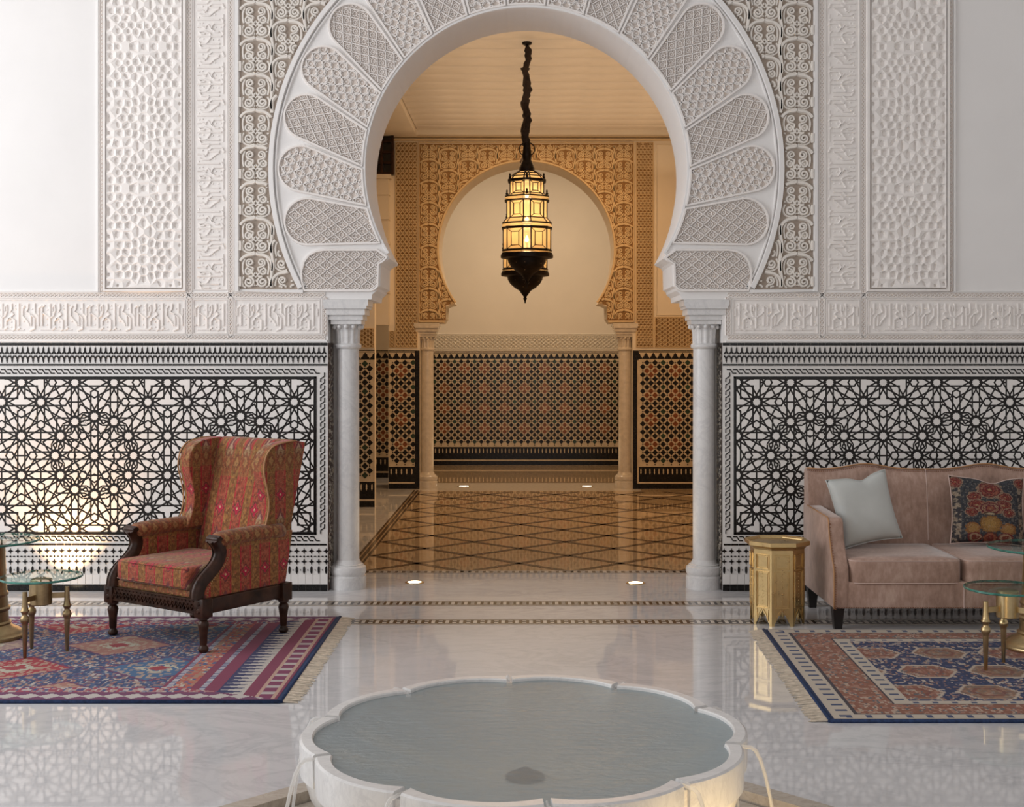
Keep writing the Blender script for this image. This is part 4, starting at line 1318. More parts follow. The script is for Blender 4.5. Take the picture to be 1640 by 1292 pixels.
# ------------------------------------------------------------------ hall tiling: octagon net
def net_panel(fr, u0, u1, v0, v1, parent, k, seed=0, edge=None):
    """v0 top, v1 bottom in px of frame fr; k = px per metre on it"""
    base = plate('tile_panel', rect(u0, v0, u1, v1), fr, .004, 'black_tile', parent)
    m = k*.1005
    lay = {n: MB() for n in ('tan_tile', 'black_tile', 'orange_tile', 'green_tile')}
    ftop, fbot = v0 + .12*k, v1 - .29*k
    a, b = u0 + (edge or 0)*k*.06, u1
    # ground of the net
    lay['tan_tile'].tile(rect(a, ftop, b, fbot), fr, .004, .0055)
    nu = int((b-a)/m)+2; nv = int((fbot-ftop)/m)+2
    for i in range(-1, nu*2):
        for j in range(-1, nv*2):
            if (i + j) % 2: continue
            cx, cy = a + i*m/2, ftop + m*.30 + j*m/2
            r = m*.365
            if not (a+r*.8 < cx < b-r*.8 and ftop+r*.8 < cy < fbot-r*.8): continue
            i3, j3 = i % 6, j % 6
            col = 'black_tile'
            if (i3, j3) in ((2,2),(4,2),(3,1),(3,3)): col = 'orange_tile'
            elif (i3, j3) in ((0,0),): col = 'green_tile'
            lay[col].tile([(cx-r, cy), (cx, cy-r), (cx+r, cy), (cx, cy+r)], fr, .0045, .0075)
    for i in range(-1, nu*2):
        for j in range(-1, nv*2):
            if (i + j) % 2 == 0: continue
            cx, cy = a + i*m/2, ftop + m*.30 + j*m/2; r = m*.075
            if not (a+r < cx < b-r and ftop+r < cy < fbot-r): continue
            lay['black_tile'].tile(rect(cx-r, cy-r, cx+r, cy+r), fr, .0045, .0072)
    # stepped merlons above, comb below
    t = lay['tan_tile']
    n = int((b-a)/(m*.87)); p = (b-a)/max(n, 1)
    t.tile(rect(a, v0+.012*k, b, v0+.022*k), fr, .004, .0065)
    for i in range(n):
        c = a + (i+.5)*p
        t.tile([(c-p*.5, v0+.028*k), (c+p*.5, v0+.028*k), (c+p*.26, v0+.052*k), (c+p*.26, v0+.068*k), (c+p*.10, v0+.078*k), (c, v0+.098*k), (c-p*.10, v0+.078*k), (c-p*.26, v0+.068*k), (c-p*.26, v0+.052*k)], fr, .004, .0065)
    t.tile(rect(a, ftop-.012*k, b, ftop), fr, .004, .0065)
    t.tile(rect(a, fbot, b, fbot+.016*k), fr, .004, .0065)
    n = int((b-a)/(m*.55)); p = (b-a)/max(n, 1)
    for i in range(n):
        c = a + (i+.5)*p
        t.tile([(c, fbot+.035*k), (c+p*.16, fbot+.06*k), (c+p*.10, fbot+.075*k), (c+p*.16, fbot+.09*k), (c, fbot+.115*k), (c-p*.16, fbot+.09*k), (c-p*.10, fbot+.075*k), (c-p*.16, fbot+.06*k)], fr, .004, .0065)
    t.tile(rect(a, v1-.085*k, b, v1-.066*k), fr, .004, .0065)
    if edge: t.tile(rect(a-.018*k, ftop, a, v1-.066*k), fr, .004, .0065)
    for n_, mm in lay.items():
        if mm.v: mm.build('net_' + n_, M[n_], base, kind='stuff')
    return base

# ------------------------------------------------------------------ inner arch (pier wall)
W1 = Frame(Y1); K1 = 1/W1.S
zb1 = 575 + CAMH*K1
IC = (843.0, 399.0); IR = 140.0
imp1 = [(709, 517), (711, 513), (713.5, 510), (714, 491), (719, 488.5), (728, 486)]
a0 = math.atan2(imp1[-1][1]-IC[1], imp1[-1][0]-IC[0]); r0 = math.hypot(imp1[-1][1]-IC[1], imp1[-1][0]-IC[0])
pts = imp1[:]; en = 3*PI - a0
for k in range(1, 60):
    t = a0 + (en-a0)*k/60; e = min(1, min(k, 60-k)/6); r = r0 + (IR-r0)*e
    pts.append((IC[0]+r*math.cos(t), IC[1]+r*math.sin(t)))
pts += [(2*IC[0]-x, y) for x, y in reversed(imp1)]
jl1, jr1 = 672.5, 1013.0
ztop1 = 575 - (4.6-CAMH)*K1
outer = [(622, zb1), (622, 390), (600, 390), (600, ztop1), (VX+3.9*K1, ztop1), (VX+3.9*K1, zb1), (jr1, zb1), (jr1, 517)]
mb = MB(); mb.prism(outer + pts[::-1] + [(jl1, 517), (jl1, zb1)], W1, -.60, 0.0)
wall2 = struct(mb.build('wall_inner_arch', M['hall_plaster'])); wall2['label'] = 'inner horseshoe arch wall with warm carved stucco'
# scrollwork field around the inner arch
def ins1(p): return 673 < p[0] < 1013 and 232 < p[1] < 511 and math.hypot(p[0]-IC[0], p[1]-IC[1]) > IR+3.5 and (p[1] < 487 or abs(p[0]-IC[0]) > 130)
poly = [(672, 513), (672, 230), (1014, 230), (1014, 513), (972, 513), (972, 489), (957.5, 485)] + [(IC[0]+(IR+2)*math.cos(t_), IC[1]+(IR+2)*math.sin(t_)) for t_ in [math.radians(36 - k*252/50.0) for k in range(51)]] + [(728.5, 485), (714, 489), (714, 513)]
fieldp = plate('arabesque_panel', poly, W1, .001, 'hall_stucco_ground', wall2)
arabesque(ins1, 672, 1014, 230, 513, W1, .60, 843.0).build('carved_scrollwork', M['hall_stucco'], fieldp, fix=False, kind='stuff')
mb = MB(); mb.ribbon([(IC[0]+(IR+2)*math.cos(t_), IC[1]+(IR+2)*math.sin(t_)) for t_ in [math.radians(37 - k*254/60.0) for k in range(61)]], W1, 4, .02)
mb.ribbon([(671, 515), (671, 228), (1015, 228), (1015, 515)], W1, 3, .02)
mb.ribbon([(671, 515), (712, 515)], W1, 3.5, .02); mb.ribbon([(1015, 515), (974, 515)], W1, 3.5, .02)
mb.build('arch_moulding', M['hall_stucco'], fieldp)
def net_strip(poly, fr, parent, k=.5, rot=0.0, g_='hall_stucco_ground', r_='hall_stucco', name='stucco_strip'):
    o = plate(name, poly, fr, .001, g_, parent)
    c = (sum(p[0] for p in poly)/len(poly), sum(p[1] for p in poly)/len(poly))
    f2 = RotFrame(fr, c[0], c[1], rot); ca, sa = math.cos(rot), math.sin(rot)
    lp = [((x-c[0])*ca+(y-c[1])*sa, -(x-c[0])*sa+(y-c[1])*ca) for x, y in poly]
    filling_net(lp, f2, k).build('carved_filling', M[r_], o, fix=False, kind='stuff')
    mb = MB(); mb.ribbon(resample(poly, 20, True), fr, 1.8, .014, closed=True); mb.build('strip_moulding', M[r_], o)
    return o
net_strip(rect(634, 228, 668, 556), W1, wall2, .55, PI/2)
net_strip(rect(1019, 228, 1046, 556), W1, wall2, .50, PI/2)
net_strip(rect(1049, 508, 1190, 556), W1, wall2, .55)
net_strip(rect(624, 530, 632, 556), W1, wall2, .4)
mb = MB()
for y_, w_ in ((224, 3), (220, 2), (216.5, 3)): mb.ribbon([(600, y_), (VX+3.8*K1, y_)], W1, w_, .05, top=.8)
mb.build('cornice', M['hall_stucco'], wall2)
# niche field right of the strip
mb = MB(); mb.ribbon([(1051, 505), (1051, 232), (1190, 232)], W1, 2, .012); mb.ribbon([(1051, 504), (1190, 504)], W1, 2, .012)
mb.build('field_moulding', M['hall_plaster'], wall2)
net_panel(W1, 622.5, 672, 561, zb1-.3, wall2, K1)
net_panel(W1, 1013.5, 1210, 561, zb1-.3, wall2, K1, edge=1.2)
mb = MB(); mb.tile(rect(664.5, 561, 672, zb1-.3), W1, .004, .011); mb.build('edge_tile', M['black_tile'], wall2)
ZI1 = CAMH - (517-VY)/K1
column(fxp(684.5, Y1+.12), Y1+.12, 'beige stone column of the inner arch near the open side passage', 'inner arch columns', 'cream_stone', abacus_z=ZI1)
column(fxp(1000.5, Y1+.12), Y1+.12, 'beige stone column of the inner arch near the wide tiled pier', 'inner arch columns', 'cream_stone', abacus_z=ZI1)

# ------------------------------------------------------------------ far wall, side walls, passage
W2 = Frame(Y2); K2 = 1/W2.S
zb2 = 575 + CAMH*K2
mb = MB(); mb.box(-5, 4, Y2, Y2+.2, 0, 4.6); wall3 = struct(mb.build('wall_far', M['far_plaster'])); wall3['label'] = 'pale end wall of the hall above a mosaic dado'
net_panel(W2, 600, 1090, 563, zb2-.3, wall3, K2)
net_strip(rect(600, 537, 1090, 559), W2, wall3, .45, 0.0, 'far_plaster', 'far_plaster')
mb = MB(); mb.ribbon([(600, 535), (1090, 535)], W2, 2, .015); mb.ribbon([(600, 561), (1090, 561)], W2, 2, .015); mb.build('band_moulding', M['far_plaster'], wall3)
# left block in front of the passage
WL = Frame(YL); KL = 1/WL.S; zbl = 575 + CAMH*KL; xbl = fxp(600, YL)
mb = MB(); mb.box(-5, xbl, YL, YL+.12, 0, 4.6); wall4 = struct(mb.build('wall_hall_left', M['hall_plaster'])); wall4['label'] = 'hall wall end with mosaic dado beside the passage'
net_panel(WL, 540, 600, 560, zbl-.3, wall4, KL)
net_strip(rect(540, 526, 599, 556), WL, wall4, .6)
sf = SideFrame(xbl, 1)
# passage wall beyond
WC = Frame(YC); KC = 1/WC.S; zbc = 575 + CAMH*KC
mb = MB(); mb.box(-5, fxp(668, Y1+.6)-.02, YC, YC+.15, 0, 4.6); wall5 = struct(mb.build('wall_passage', M['hall_plaster'])); wall5['label'] = 'passage wall with mosaic dado seen past the pier'
net_panel(WC, 560, 640, 561, zbc-.3, wall5, KC)
mb = MB(); mb.box(3.0, 3.1, WALL_T, Y2, 0, 4.6); struct(mb.build('wall_hall_right', M['hall_plaster']))['label'] = 'plain warm side wall of the hall'
mb = MB(); mb.box(-5.1, -5.0, WALL_T, Y2, 0, 4.6); struct(mb.build('wall_passage_end', M['hall_plaster']))['label'] = 'plain end wall of the passage'
# ceiling of the hall: cream boards across, lower soffits at the sides
mb = MB(); mb.box(-5, 4, WALL_T, Y2, 4.46, 4.6); ceil = struct(mb.build('ceiling_hall', M['ceiling_board'])); ceil['label'] = 'cream boarded ceiling of the hall'
bw = .34; n = int((Y1-WALL_T)/bw)
bmm = MB(); bmm.box(-1.34, 2.6, .006, bw-.006, 4.40, 4.459)
ob = bmm.build('ceiling_board', M['ceiling_board'], ceil); bevel_mesh(ob, .012, 2); bme = ob.data; bpy.data.objects.remove(ob)
for k in range(n): inst(bme, 'ceiling_board', ceil, (0, WALL_T+.02+k*bw, 0))
mb = MB(); mb.box(-5, -1.345, WALL_T+.01, Y1-.01, 4.33, 4.459); mb.build('soffit', M['hall_plaster'], ceil)
mb = MB(); mb.box(-1.7, 2.99, Y1-.16, Y1-.005, 4.34, 4.459); mb.build('soffit', M['hall_plaster'], ceil)
# dark timber screen and moulded bracket over the passage
def P1(px, py, y): return (fxp(px, y), fzp(py, y))
yb_ = Y1 - .15
x0, z1 = P1(592, 207, yb_); x1, z0 = P1(630, 279, yb_)
root = empty('timber_screen', (x0, yb_, z0)); tag(root, 'dark timber lattice screen high above the side passage', 'screen')
mb = MB(); mb.box(0, x1-x0, .05, .12, 0, z1-z0); mb.build('backing', M['wood_black'], root)
for k in range(3):
    mb = MB(); a = (x1-x0)*k/2.2; mb.box(a, a+.03, 0, .05, 0, z1-z0); mb.build('stile', M['wood_dark'], root)
for k in range(5):
    mb = MB(); a = (z1-z0)*k/4.2; mb.box(0, x1-x0, .012, .05, a, a+.03); mb.build('rail', M['wood_dark'], root)
mb = MB(); bx0, bz0 = P1(590, 520, yb_); bx1, bz1 = P1(622, 279, yb_)
mb.box(bx0, bx1, yb_+.02, yb_+.145, bz0, bz1)
mb.box(bx0, bx1+.03, yb_-.02, yb_+.145, bz1-.05, bz1-.002)
for k in range(5):
    z = bz1 - .25 - k*.3; mb.box(bx0, bx1+.008, yb_, yb_+.145, z, z+.035)
mb.build('moulded_pilaster', M['hall_plaster'], wall2)

# ------------------------------------------------------------------ lobby shell above and behind the picture
mb = MB(); mb.box(-6.5, 6.5, -12.5, .61, 6.4, 6.5); struct(mb.build('ceiling', M['plaster']))['label'] = 'high white ceiling of the lobby'
mb = MB(); mb.box(6.5, 6.6, -12.5, .61, 0, 6.5); struct(mb.build('wall_right', M['plaster']))['label'] = 'plain white side wall of the lobby'
# ------------------------------------------------------------------ lanterns
def lantern(x, y, drop, label, power):
    k = 181.07; Z = lambda py: CAMH - (py-VY)/k - 4.4 - drop        # heights relative to the ceiling
    root = empty('lantern', (x, y, 4.4)); tag(root, label, 'lantern', 'hanging lanterns')
    def ring(r, z): 
        return [(r/k*math.cos(math.radians(60*q-90+d)), r/k*math.sin(math.radians(60*q-90+d)), z) for q in range(6) for d in (-9, 9)]
    mb = MB(); mb.lathe([(.045, -.0), (.04, -.018), (.014, -.03), (.012, Z(84))], n=12); mb.build('hook', M['iron'], root, smooth=True, angle=40)
    pts = []; rad = []; rr = random.Random(5); n = 34
    for q in range(n+1):
        t = q/n; py = 76 + (228-76)*t
        pts.append((.012*math.sin(t*19)+rr.uniform(-.006, .006), .006*math.cos(t*23), Z(76)*(1-t)+Z(228)*t if q else -.03)); rad.append(.020 + .010*abs(math.sin(t*47)) + rr.uniform(-.004, .006) + .004*t)
    rad[0] = .014
    mb = MB(); mb.tube(pts, rad, 10); mb.build('chain_sleeve', M['cloth_dark'], root, smooth=True)
    mb = MB(); c = Z(239); mb.tube([(.068*math.cos(a), 0, c+.062*math.sin(a)) for a in [2*PI*q/28 for q in range(29)]], .005, 6, False); mb.build('hanging_ring', M['iron'], root, smooth=True)
    mb = MB(); mb.lathe([(5/k, Z(222)), (6/k, Z(236)), (8/k, Z(250)), (7/k, Z(256)), (9/k, Z(260)), (12/k, Z(266)), (13/k, Z(270)), (13/k, Z(277))], n=12, rot=PI/12)
    mb.build('crown', M['iron'], root, smooth=True, angle=40)
    roofs = [[(13, 275), (20, 278.5), (26, 283.5), (31, 289)]]
    spec = [(roofs[0], 'roof'), ([(28.5, 292), (28.5, 311.5), (36, 316.5)], 'tier'), ([(34, 323), (34, 350.5), (41, 358.5)], 'tier'), ([(40.3, 367.5), (40.3, 401)], 'tier')]
    pane_w = {}
    for ti, (pr, nm) in enumerate(spec):
        fr = MB()
        rings = [ring(r, Z(py)) for r, py in pr]
        # leading along the arrises and levels
        for q in range(12):
            fr.tube([rg[q] for rg in rings], .0062, 5)
        for rg in rings: fr.tube(rg + [rg[0]], .0055, 5, False)
        if nm == 'tier':                                 # rectangle inside every broad pane, with diagonals to its corners
            a_, b_ = rings[0], rings[1]
            for q in range(6):
                i, j = 2*q+1, (2*q+2) % 12
                P = lambda s_, t_: tuple(Vector(b_[i]).lerp(Vector(b_[j]), s_).lerp(Vector(a_[i]).lerp(Vector(a_[j]), s_), t_))
                q4 = [P(.26, .18), P(.74, .18), P(.74, .82), P(.26, .82)]
                fr.tube(q4 + [q4[0]], .0048, 5, False)
                for u_, v_, w_ in ((0, 0, 0), (1, 0, 1), (1, 1, 2), (0, 1, 3)): fr.tube([P(u_, v_), q4[w_]], .0042, 4)
        frame = fr.build(nm + '_leading', M['iron'], root, smooth=True, angle=60)
        for li in range(len(rings)-1):
            for q in range(12):
                m_ = MB(); j = (q+1) % 12
                m_.add([rings[li][q], rings[li][j], rings[li+1][j], rings[li+1][q]], [(0,1,2,3)])
                m_.build('pane', M['lantern_glass'], frame)
    for r, p0, p1 in ((32.5, 288, 292.5), (37.5, 314.5, 317), (38, 321, 323.5), (42.5, 357.5, 360), (43, 364.5, 367.5), (42.5, 401, 403), (43, 405.5, 408.5)):
        mb = MB(); mb.loft([ring(r-2.5, Z(p0)), ring(r, Z(p0+.6)), ring(r, Z(p1-.6)), ring(r-2.5, Z(p1))]); 
        n_ = len(mb.f); mb.f = mb.f[:-2]                  # open ring
        mb.build('cornice_band', M['iron'], root)
    mbg = MB()
    for r, p0, p1 in ((37, 317, 321), (42, 360, 364.5), (42, 403, 405.5)):
        mbg.loft([ring(r, Z(p0)), ring(r, Z(p1))], cap=False)
    mbg.build('cornice_glass', M['lantern_glass'], root)
    mb = MB()
    for q in range(6):                                   # crest knobs on the eaves
        a = math.radians(60*q-90)
        for r, py in ((31, 288), (36.5, 314.5)):
            mb.lathe([(.010, 0), (.013, .012), (.006, .022), (.009, .034), (.001, .05)], (r/k*math.cos(a), r/k*math.sin(a)), 6, z0=Z(py))
    mb.build('crest_knob', M['iron'], root, smooth=True, kind='stuff')
    mb = MB(); mb.lathe([(r/k, Z(py)) for r, py in ((42, 408), (42, 413), (31, 415), (30, 420), (26, 427), (18, 434), (10, 439), (7.4, 443), (4.4, 447), (2.2, 450), (3.6, 453), (1.6, 456), (.7, 461))], n=24)
    bowl = mb.build('bowl', M['iron'], root, smooth=True, angle=35)
    mb = MB(); rr = random.Random(2)
    for q in range(40):
        a = 2*PI*q/40*3.3; t = rr.uniform(0, 1); r, py = (29-10*t, 421+12*t)
        c = Vector((r/k*math.cos(a), r/k*math.sin(a), Z(py))); mb.lathe([(.001, -.004), (.0035, 0), (.001, .004)], (c.x*1.012, c.y*1.012), 5, z0=c.z)
    mb.build('pierced_stud', M['nail_brass'], bowl, kind='stuff')
    for py in (313, 352, 384):
        mb = MB(); mb.lathe([(.001, -.022), (.013, -.012), (.016, 0), (.012, .016), (.006, .032), (.001, .04)], n=12, z0=Z(py)); mb.build('bulb', M['bulb'], root, smooth=True)
        mb = MB(); mb.lathe([(.006, .0), (.006, -.05)], n=8, z0=Z(py)-.022); mb.build('candle_tube', M['iron'], root)
        l = bpy.data.lights.new('bulb_light', 'POINT'); l.energy = power; l.color = (1.0, .66, .34); l.shadow_soft_size = .05
        lo = bpy.data.objects.new('bulb_light', l); COL.objects.link(lo); lo.parent = root; lo.location = (0.0, -.03, Z(py)+.012)
    return root
lantern(.005, 11.156-CAMD, 0.0, 'pierced iron and amber glass lantern on a sleeved chain, hung just inside the front arch', 2.6)
lantern(-.012, 12.15-CAMD, .093, 'iron and glass lantern half hidden behind the other one, hung a little lower', 2.0)

# ------------------------------------------------------------------ recessed floor lights
def floor_light(x, y, label, group, power, spot=None, r=.05, col=(1.0, .78, .50)):
    root = empty('floor_light', (x, y, 0)); tag(root, label, 'light', group)
    mb = MB(); mb.lathe([(r, .0005), (r*1.35, .0008), (r*1.32, .005), (r*1.02, .007), (r, .0035)], n=28, cap=False); mb.build('trim_ring', M['brass'], root, smooth=True, angle=40)
    mb = MB(); mb.lathe([(r*1.0, .001), (r*.98, .005), (r*.6, .0065), (.001, .007)], n=24, cap=False); mb.build('lens', M['lamp_lens'], root, smooth=True)
    l = bpy.data.lights.new('uplight', 'SPOT'); l.energy = power; l.color = col; l.spot_size = math.radians(95); l.spot_blend = .8; l.shadow_soft_size = .03
    o = bpy.data.objects.new('uplight', l); COL.objects.link(o); o.parent = root; o.location = (0, 0, .03)
    aim = Vector(spot or (0, 0, 1)); o.rotation_euler = aim.to_track_quat('-Z', 'Y').to_euler()
    return root
gl_ = 'recessed floor lights'
floor_light(fxp(664, fy(933)), fy(933), 'small lit floor spot near the front column on the armchair side', gl_, 7, (-.4, 0, 1))
floor_light(fxp(1018, fy(934)), fy(934), 'small lit floor spot near the front column on the sofa side', gl_, 7, (.4, 0, 1))
floor_light(fxp(743, fy(779)), fy(779), 'small lit floor spot at the inner arch near the open side passage', gl_, 7, (-.4, 0, 1), .06)
floor_light(fxp(940, fy(779)), fy(779), 'small lit floor spot at the inner arch near the wide tiled pier', gl_, 7, (.4, 0, 1), .06)
floor_light(fxp(98, -.17), -.17, 'floor spot at the tiled wall behind the glass side tables', gl_, 70, (-.02, .16, 1), .04, (1.0, .56, .22))

# ------------------------------------------------------------------ rugs
def rug(name, x0b, x1, yb, yf, x0f, label, mat, builder, mirror_u, fringe_w):
    """x0b/x0f: x of the visible fringed end at the back and at the front; x1: far end"""
    t = .012
    root = MB(); a = [(x0b, yb), (x1, yb), (x1, yf), (x0f, yf)]
    root.prism(a, FloorFrame(0.0005), 0, t-.001)
    o = root.build(name, M['rug_navy']); tag(o, label, 'rug')
    W_ = abs(x1-x0b); D_ = abs(yb-yf)
    rug_mat(mat, W_+.6, D_, builder)
    nx, ny = 2, 2; mb = MB(); bd = .022
    s_ = 1 if x1 > x0b else -1
    q = [(x0b+s_*bd, yb-bd*.4), (x1-s_*bd, yb-bd*.4), (x1-s_*bd, yf+bd*.8), (x0f+s_*bd, yf+bd*.8)]
    mb.add([(x, y, t+.0005) for x, y in q], [(0,1,2,3)])
    p = mb.build('pile', M[mat], o)
    uv = p.data.uv_layers.new(name='UVMap')
    for li, l in enumerate(p.data.loops):
        v = p.data.vertices[l.vertex_index].co
        f_ = (yb-v.y)/(yb-yf); xe = x0b+(x0f-x0b)*f_
        uv.data[li].uv = (abs(v.x-xe), yb-v.y)
    # bound navy edge
    mb = MB(); mb.tube([(x0b, yb, t*.55), ((x0b+x0f)/2, (yb+yf)/2, t*.55), (x0f, yf, t*.55)], .011, 8); mb.tube([(x0f, yf, t*.55), ((x0f+x1)/2, yf, t*.55), (x1, yf, t*.55)], .010, 8)
    mb.build('binding', M['rug_navy'], o, smooth=True)
    mb = MB(); rr = random.Random(4); n = int(D_/.008)
    for k in range(n):
        f_ = (k+rr.random()*.8)/n; y = yb-(yb-yf)*f_; x = x0b+(x0f-x0b)*f_
        L_ = fringe_w*rr.uniform(.85, 1.12); dy = rr.uniform(-.02, .02)
        mb.tube([(x, y, .008), (x-s_*L_*.5, y+dy*.6, .006), (x-s_*L_, y+dy, .003)], [.0042, .004, .003], 4)
    mb.build('fringe', M['fringe'], o, kind='stuff')
    return o
yb, yf = fy(990), fy(1126)
rug('persian_rug', -1.150, -4.0, yb, yf, -1.143, 'red and blue patterned wool rug with cream fringe under the armchair', 'rug_left', rug_left, True, .085)
yb, yf = fy(1010.5), fy(1157)
rug('persian_rug', 1.396, 4.2, yb, yf, 1.338, 'navy wool rug with terracotta medallions and cream fringe in front of the sofa', 'rug_right', rug_right, False, .085)

# ------------------------------------------------------------------ wing chair
def fabric(o, mode='box', mat=None, bev=None, seg=3):
    if bev: bevel_mesh(o, bev, seg)
    box_uv(o, mode); return o
class YZ:                                                # profile in (y, z), extruded along x
    S = 1.0
    def __call__(s, u, v, w=0.0): return (w, u, v)
class XZ:                                                # profile in (x, z), extruded along y
    S = 1.0
    def __call__(s, u, v, w=0.0): return (u, w, v)
def armchair():
    root = empty('wing_armchair', (-1.896, 7.296-CAMD, .013), math.radians(-34.3))
    tag(root, 'high-backed wing armchair in red and gold striped tapestry with carved dark wood frame', 'armchair')
    T = M['tapestry']; Wd = M['wood_dark']
    lp = [(.019,0),(.025,.005),(.029,.020),(.020,.034),(.017,.040),(.0205,.048),(.0225,.10),(.027,.130),(.031,.150),(.026,.166),(.019,.174),(.031,.180),(.031,.192)]
    for sx in (-1, 1):
        for sy in (-1, 1):
            mb = MB(); mb.lathe(lp, (sx*.382, sy*.30), 20); mb.build('leg', Wd, root, smooth=True, angle=50)
            mb = MB(); mb.box(sx*.382-.036, sx*.382+.036, sy*.30-.036, sy*.30+.036, .190, .292); o = mb.build('corner_block', Wd, root); bevel_mesh(o, .004, 2)
            if sy < 0:
                m2 = MB(); m2.disc((sx*.382, .225), .016, XZ(), -.008, base=-.336, n=10); m2.disc((sx*.382, .265), .013, XZ(), -.006, base=-.336, n=8); m2.build('rosette', Wd, o)
    mb = MB(); mb.box(-.346, .346, -.325, -.285, .205, .286); rail = mb.build('front_rail', Wd, root)
    mb = MB()
    for k in range(22):
        c = -.33 + k*.0315
        mb.ribbon(smooth_curve([(c-.014, .225), (c-.004, .25), (c+.008, .238), (c+.016, .26)], 3), XZ(), .009, -.008, base=-.325)
        mb.disc((c, .272), .005, XZ(), -.005, base=-.325, n=6)
    for z in (.211, .281): mb.ribbon([(-.345, z), (.345, z)], XZ(), .006, -.006, base=-.325)
    mb.build('rail_carving', Wd, rail, kind='stuff')
    for sx in (-1, 1):
        mb = MB(); mb.box(min(sx*.362, sx*.402), max(sx*.362, sx*.402), -.265, .265, .205, .286); o = mb.build('side_rail', Wd, root); bevel_mesh(o, .006, 2)
    mb = MB(); mb.box(-.346, .346, .285, .322, .205, .286); mb.build('back_rail', Wd, root)
    mb = MB(); mb.box(-.345, .345, -.318, .29, .284, .326); o = mb.build('seat_deck', T, root); fabric(o, 'x', bev=.012)
    mb = MB()
    for k in range(56): mb.disc((-.34+k*.0124, .291), .0042, XZ(), -.004, base=-.3185, n=6)
    mb.build('nail_row', M['nail_brass'], root, kind='stuff')
    # seat cushion with a crown
    mb = MB(); n = 10; g_ = []
    mb.box(-.302, .302, -.345, .215, .326, .452); o = mb.build('seat_cushion', T, root)
    bevel_mesh(o, .030, 4)
    fabric(o, 'x')
    mb = MB()
    for z in (.343, .441): mb.tube([(-.294, -.337, z), (-.15, -.345, z+.002), (.15, -.345, z+.002), (.294, -.337, z)], .004, 6)
    mb.build('cushion_piping', T, o, smooth=True); fabric(bpy.data.objects[mb_last(o)], 'x')
    rear = lambda z: .325 + .19*(z-.285)/.80
    for sx in (-1, 1):
        fr_x = (lambda a: (min(sx*a[0], sx*a[1]), max(sx*a[0], sx*a[1])))
        prof = [(-.300,.286),(-.292,.33),(-.262,.372),(-.205,.416),(-.158,.462),(-.138,.51),(-.145,.565),(rear(.575)-.02,.59),(rear(.286)-.01,.286)]
        w0, w1 = fr_x((.312, .388)); mb = MB(); mb.prism(prof, YZ(), w0, w1); o = mb.build('side_panel', T, root); fabric(o, 'box', bev=.010)
        m2 = MB()
        for p, q in zip(prof[:-3], prof[1:-2]):
            L_ = math.hypot(q[0]-p[0], q[1]-p[1]); n = max(1, int(L_/.0125))
            for k in range(n):
                t = k/n; m2.disc((p[0]+(q[0]-p[0])*t+.018, p[1]+(q[1]-p[1])*t+.004), .0042, YZ(), sx*.004, base=sx*.388, n=6)
        m2.build('nail_row', M['nail_brass'], o, kind='stuff')
        # padded arm roll
        rings = []; N = 16; ys = [-.188,-.183,-.165,-.12,0,.12,.22,.30]; sc = [.25,.62,.92,1,1,1,1,1]
        for y, s_ in zip(ys, sc):
            rings.append([(sx*.346 + .060*s_*math.cos(2*PI*q/N), y, .588 + .006*math.sin((y+.2)*6) + .046*s_*math.sin(2*PI*q/N)) for q in range(N)])
        mb = MB(); mb.loft(rings); o = mb.build('arm_pad', T, root, smooth=True); fabric(o, 'y')
        # carved front post, an S sweeping back to the arm
        path = smooth_curve([(-.330,.288),(-.322,.335),(-.295,.378),(-.240,.420),(-.190,.465),(-.168,.512),(-.176,.556),(-.200,.588),(-.212,.600)], 4)
        rings = []
        for i, (y, z) in enumerate(path):
            a = path[max(i-1,0)]; b = path[min(i+1,len(path)-1)]; d = Vector((b[0]-a[0], b[1]-a[1])).normalized(); nn = Vector((d.y, -d.x))   # pointing out of the front
            if nn.x > 0: nn = -nn
            t = i/(len(path)-1); hw = .036 + .010*max(0, (t-.8)/.2); th = .026
            cs = [(-1,-1),(-1,.35),(-.82,.75),(-.62,.95),(-.46,.62),(-.30,.95),(-.12,1.05),(.12,1.05),(.30,.95),(.46,.62),(.62,.95),(.82,.75),(1,.35),(1,-1)]
            rings.append([(sx*.352 + u_*hw, y + nn.x*th*v_, z + nn.y*th*v_) for u_, v_ in cs])
        mb = MB(); mb.loft(rings); mb.build('arm_post', Wd, root, smooth=True, angle=40)
        mb = MB(); mb.lathe([(.001,-.046),(.022,-.046),(.026,-.04),(.026,.04),(.022,.046),(.001,.046)], n=18)
        vs = [(sx*.352+z, -.196+x*.9, .600+y*.55) for x, y, z in mb.v]; mb.v = vs; mb.build('post_scroll', Wd, root, smooth=True, angle=40)
        # wing
        wf = smooth_curve([(.150,.575),(.195,.68),(.205,.77),(.185,.86),(.165,.94),(.178,1.02),(.225,1.075),(.30,1.098),(.42,1.108)], 3)
        prof = wf + [(rear(1.09)-.012,1.092),(rear(.575)-.02,.575)]
        w0, w1 = fr_x((.272, .362)); mb = MB(); mb.prism(prof, YZ(), w0, w1); o = mb.build('wing', T, root); fabric(o, 'box', bev=.028, seg=4)
        mb = MB(); mb.tube([(sx*.366, y-.004, z) for y, z in wf], .0045, 6); pp = mb.build('wing_piping', M['piping_gold'], o, smooth=True)
    # back
    prof = [(.235,.40),(.265,.55),(.300,.72),(.345,.90),(.375,1.02),(.392,1.075),(.425,1.105),(.470,1.110),(rear(1.085),1.090),(rear(.286),.288),(.25,.29)]
    mb = MB(); mb.prism(prof, YZ(), -.292, .292); o = mb.build('backrest', T, root); fabric(o, 'x', bev=.016, seg=3)
    # small roll cushion at the arm
    rings = []; N = 16
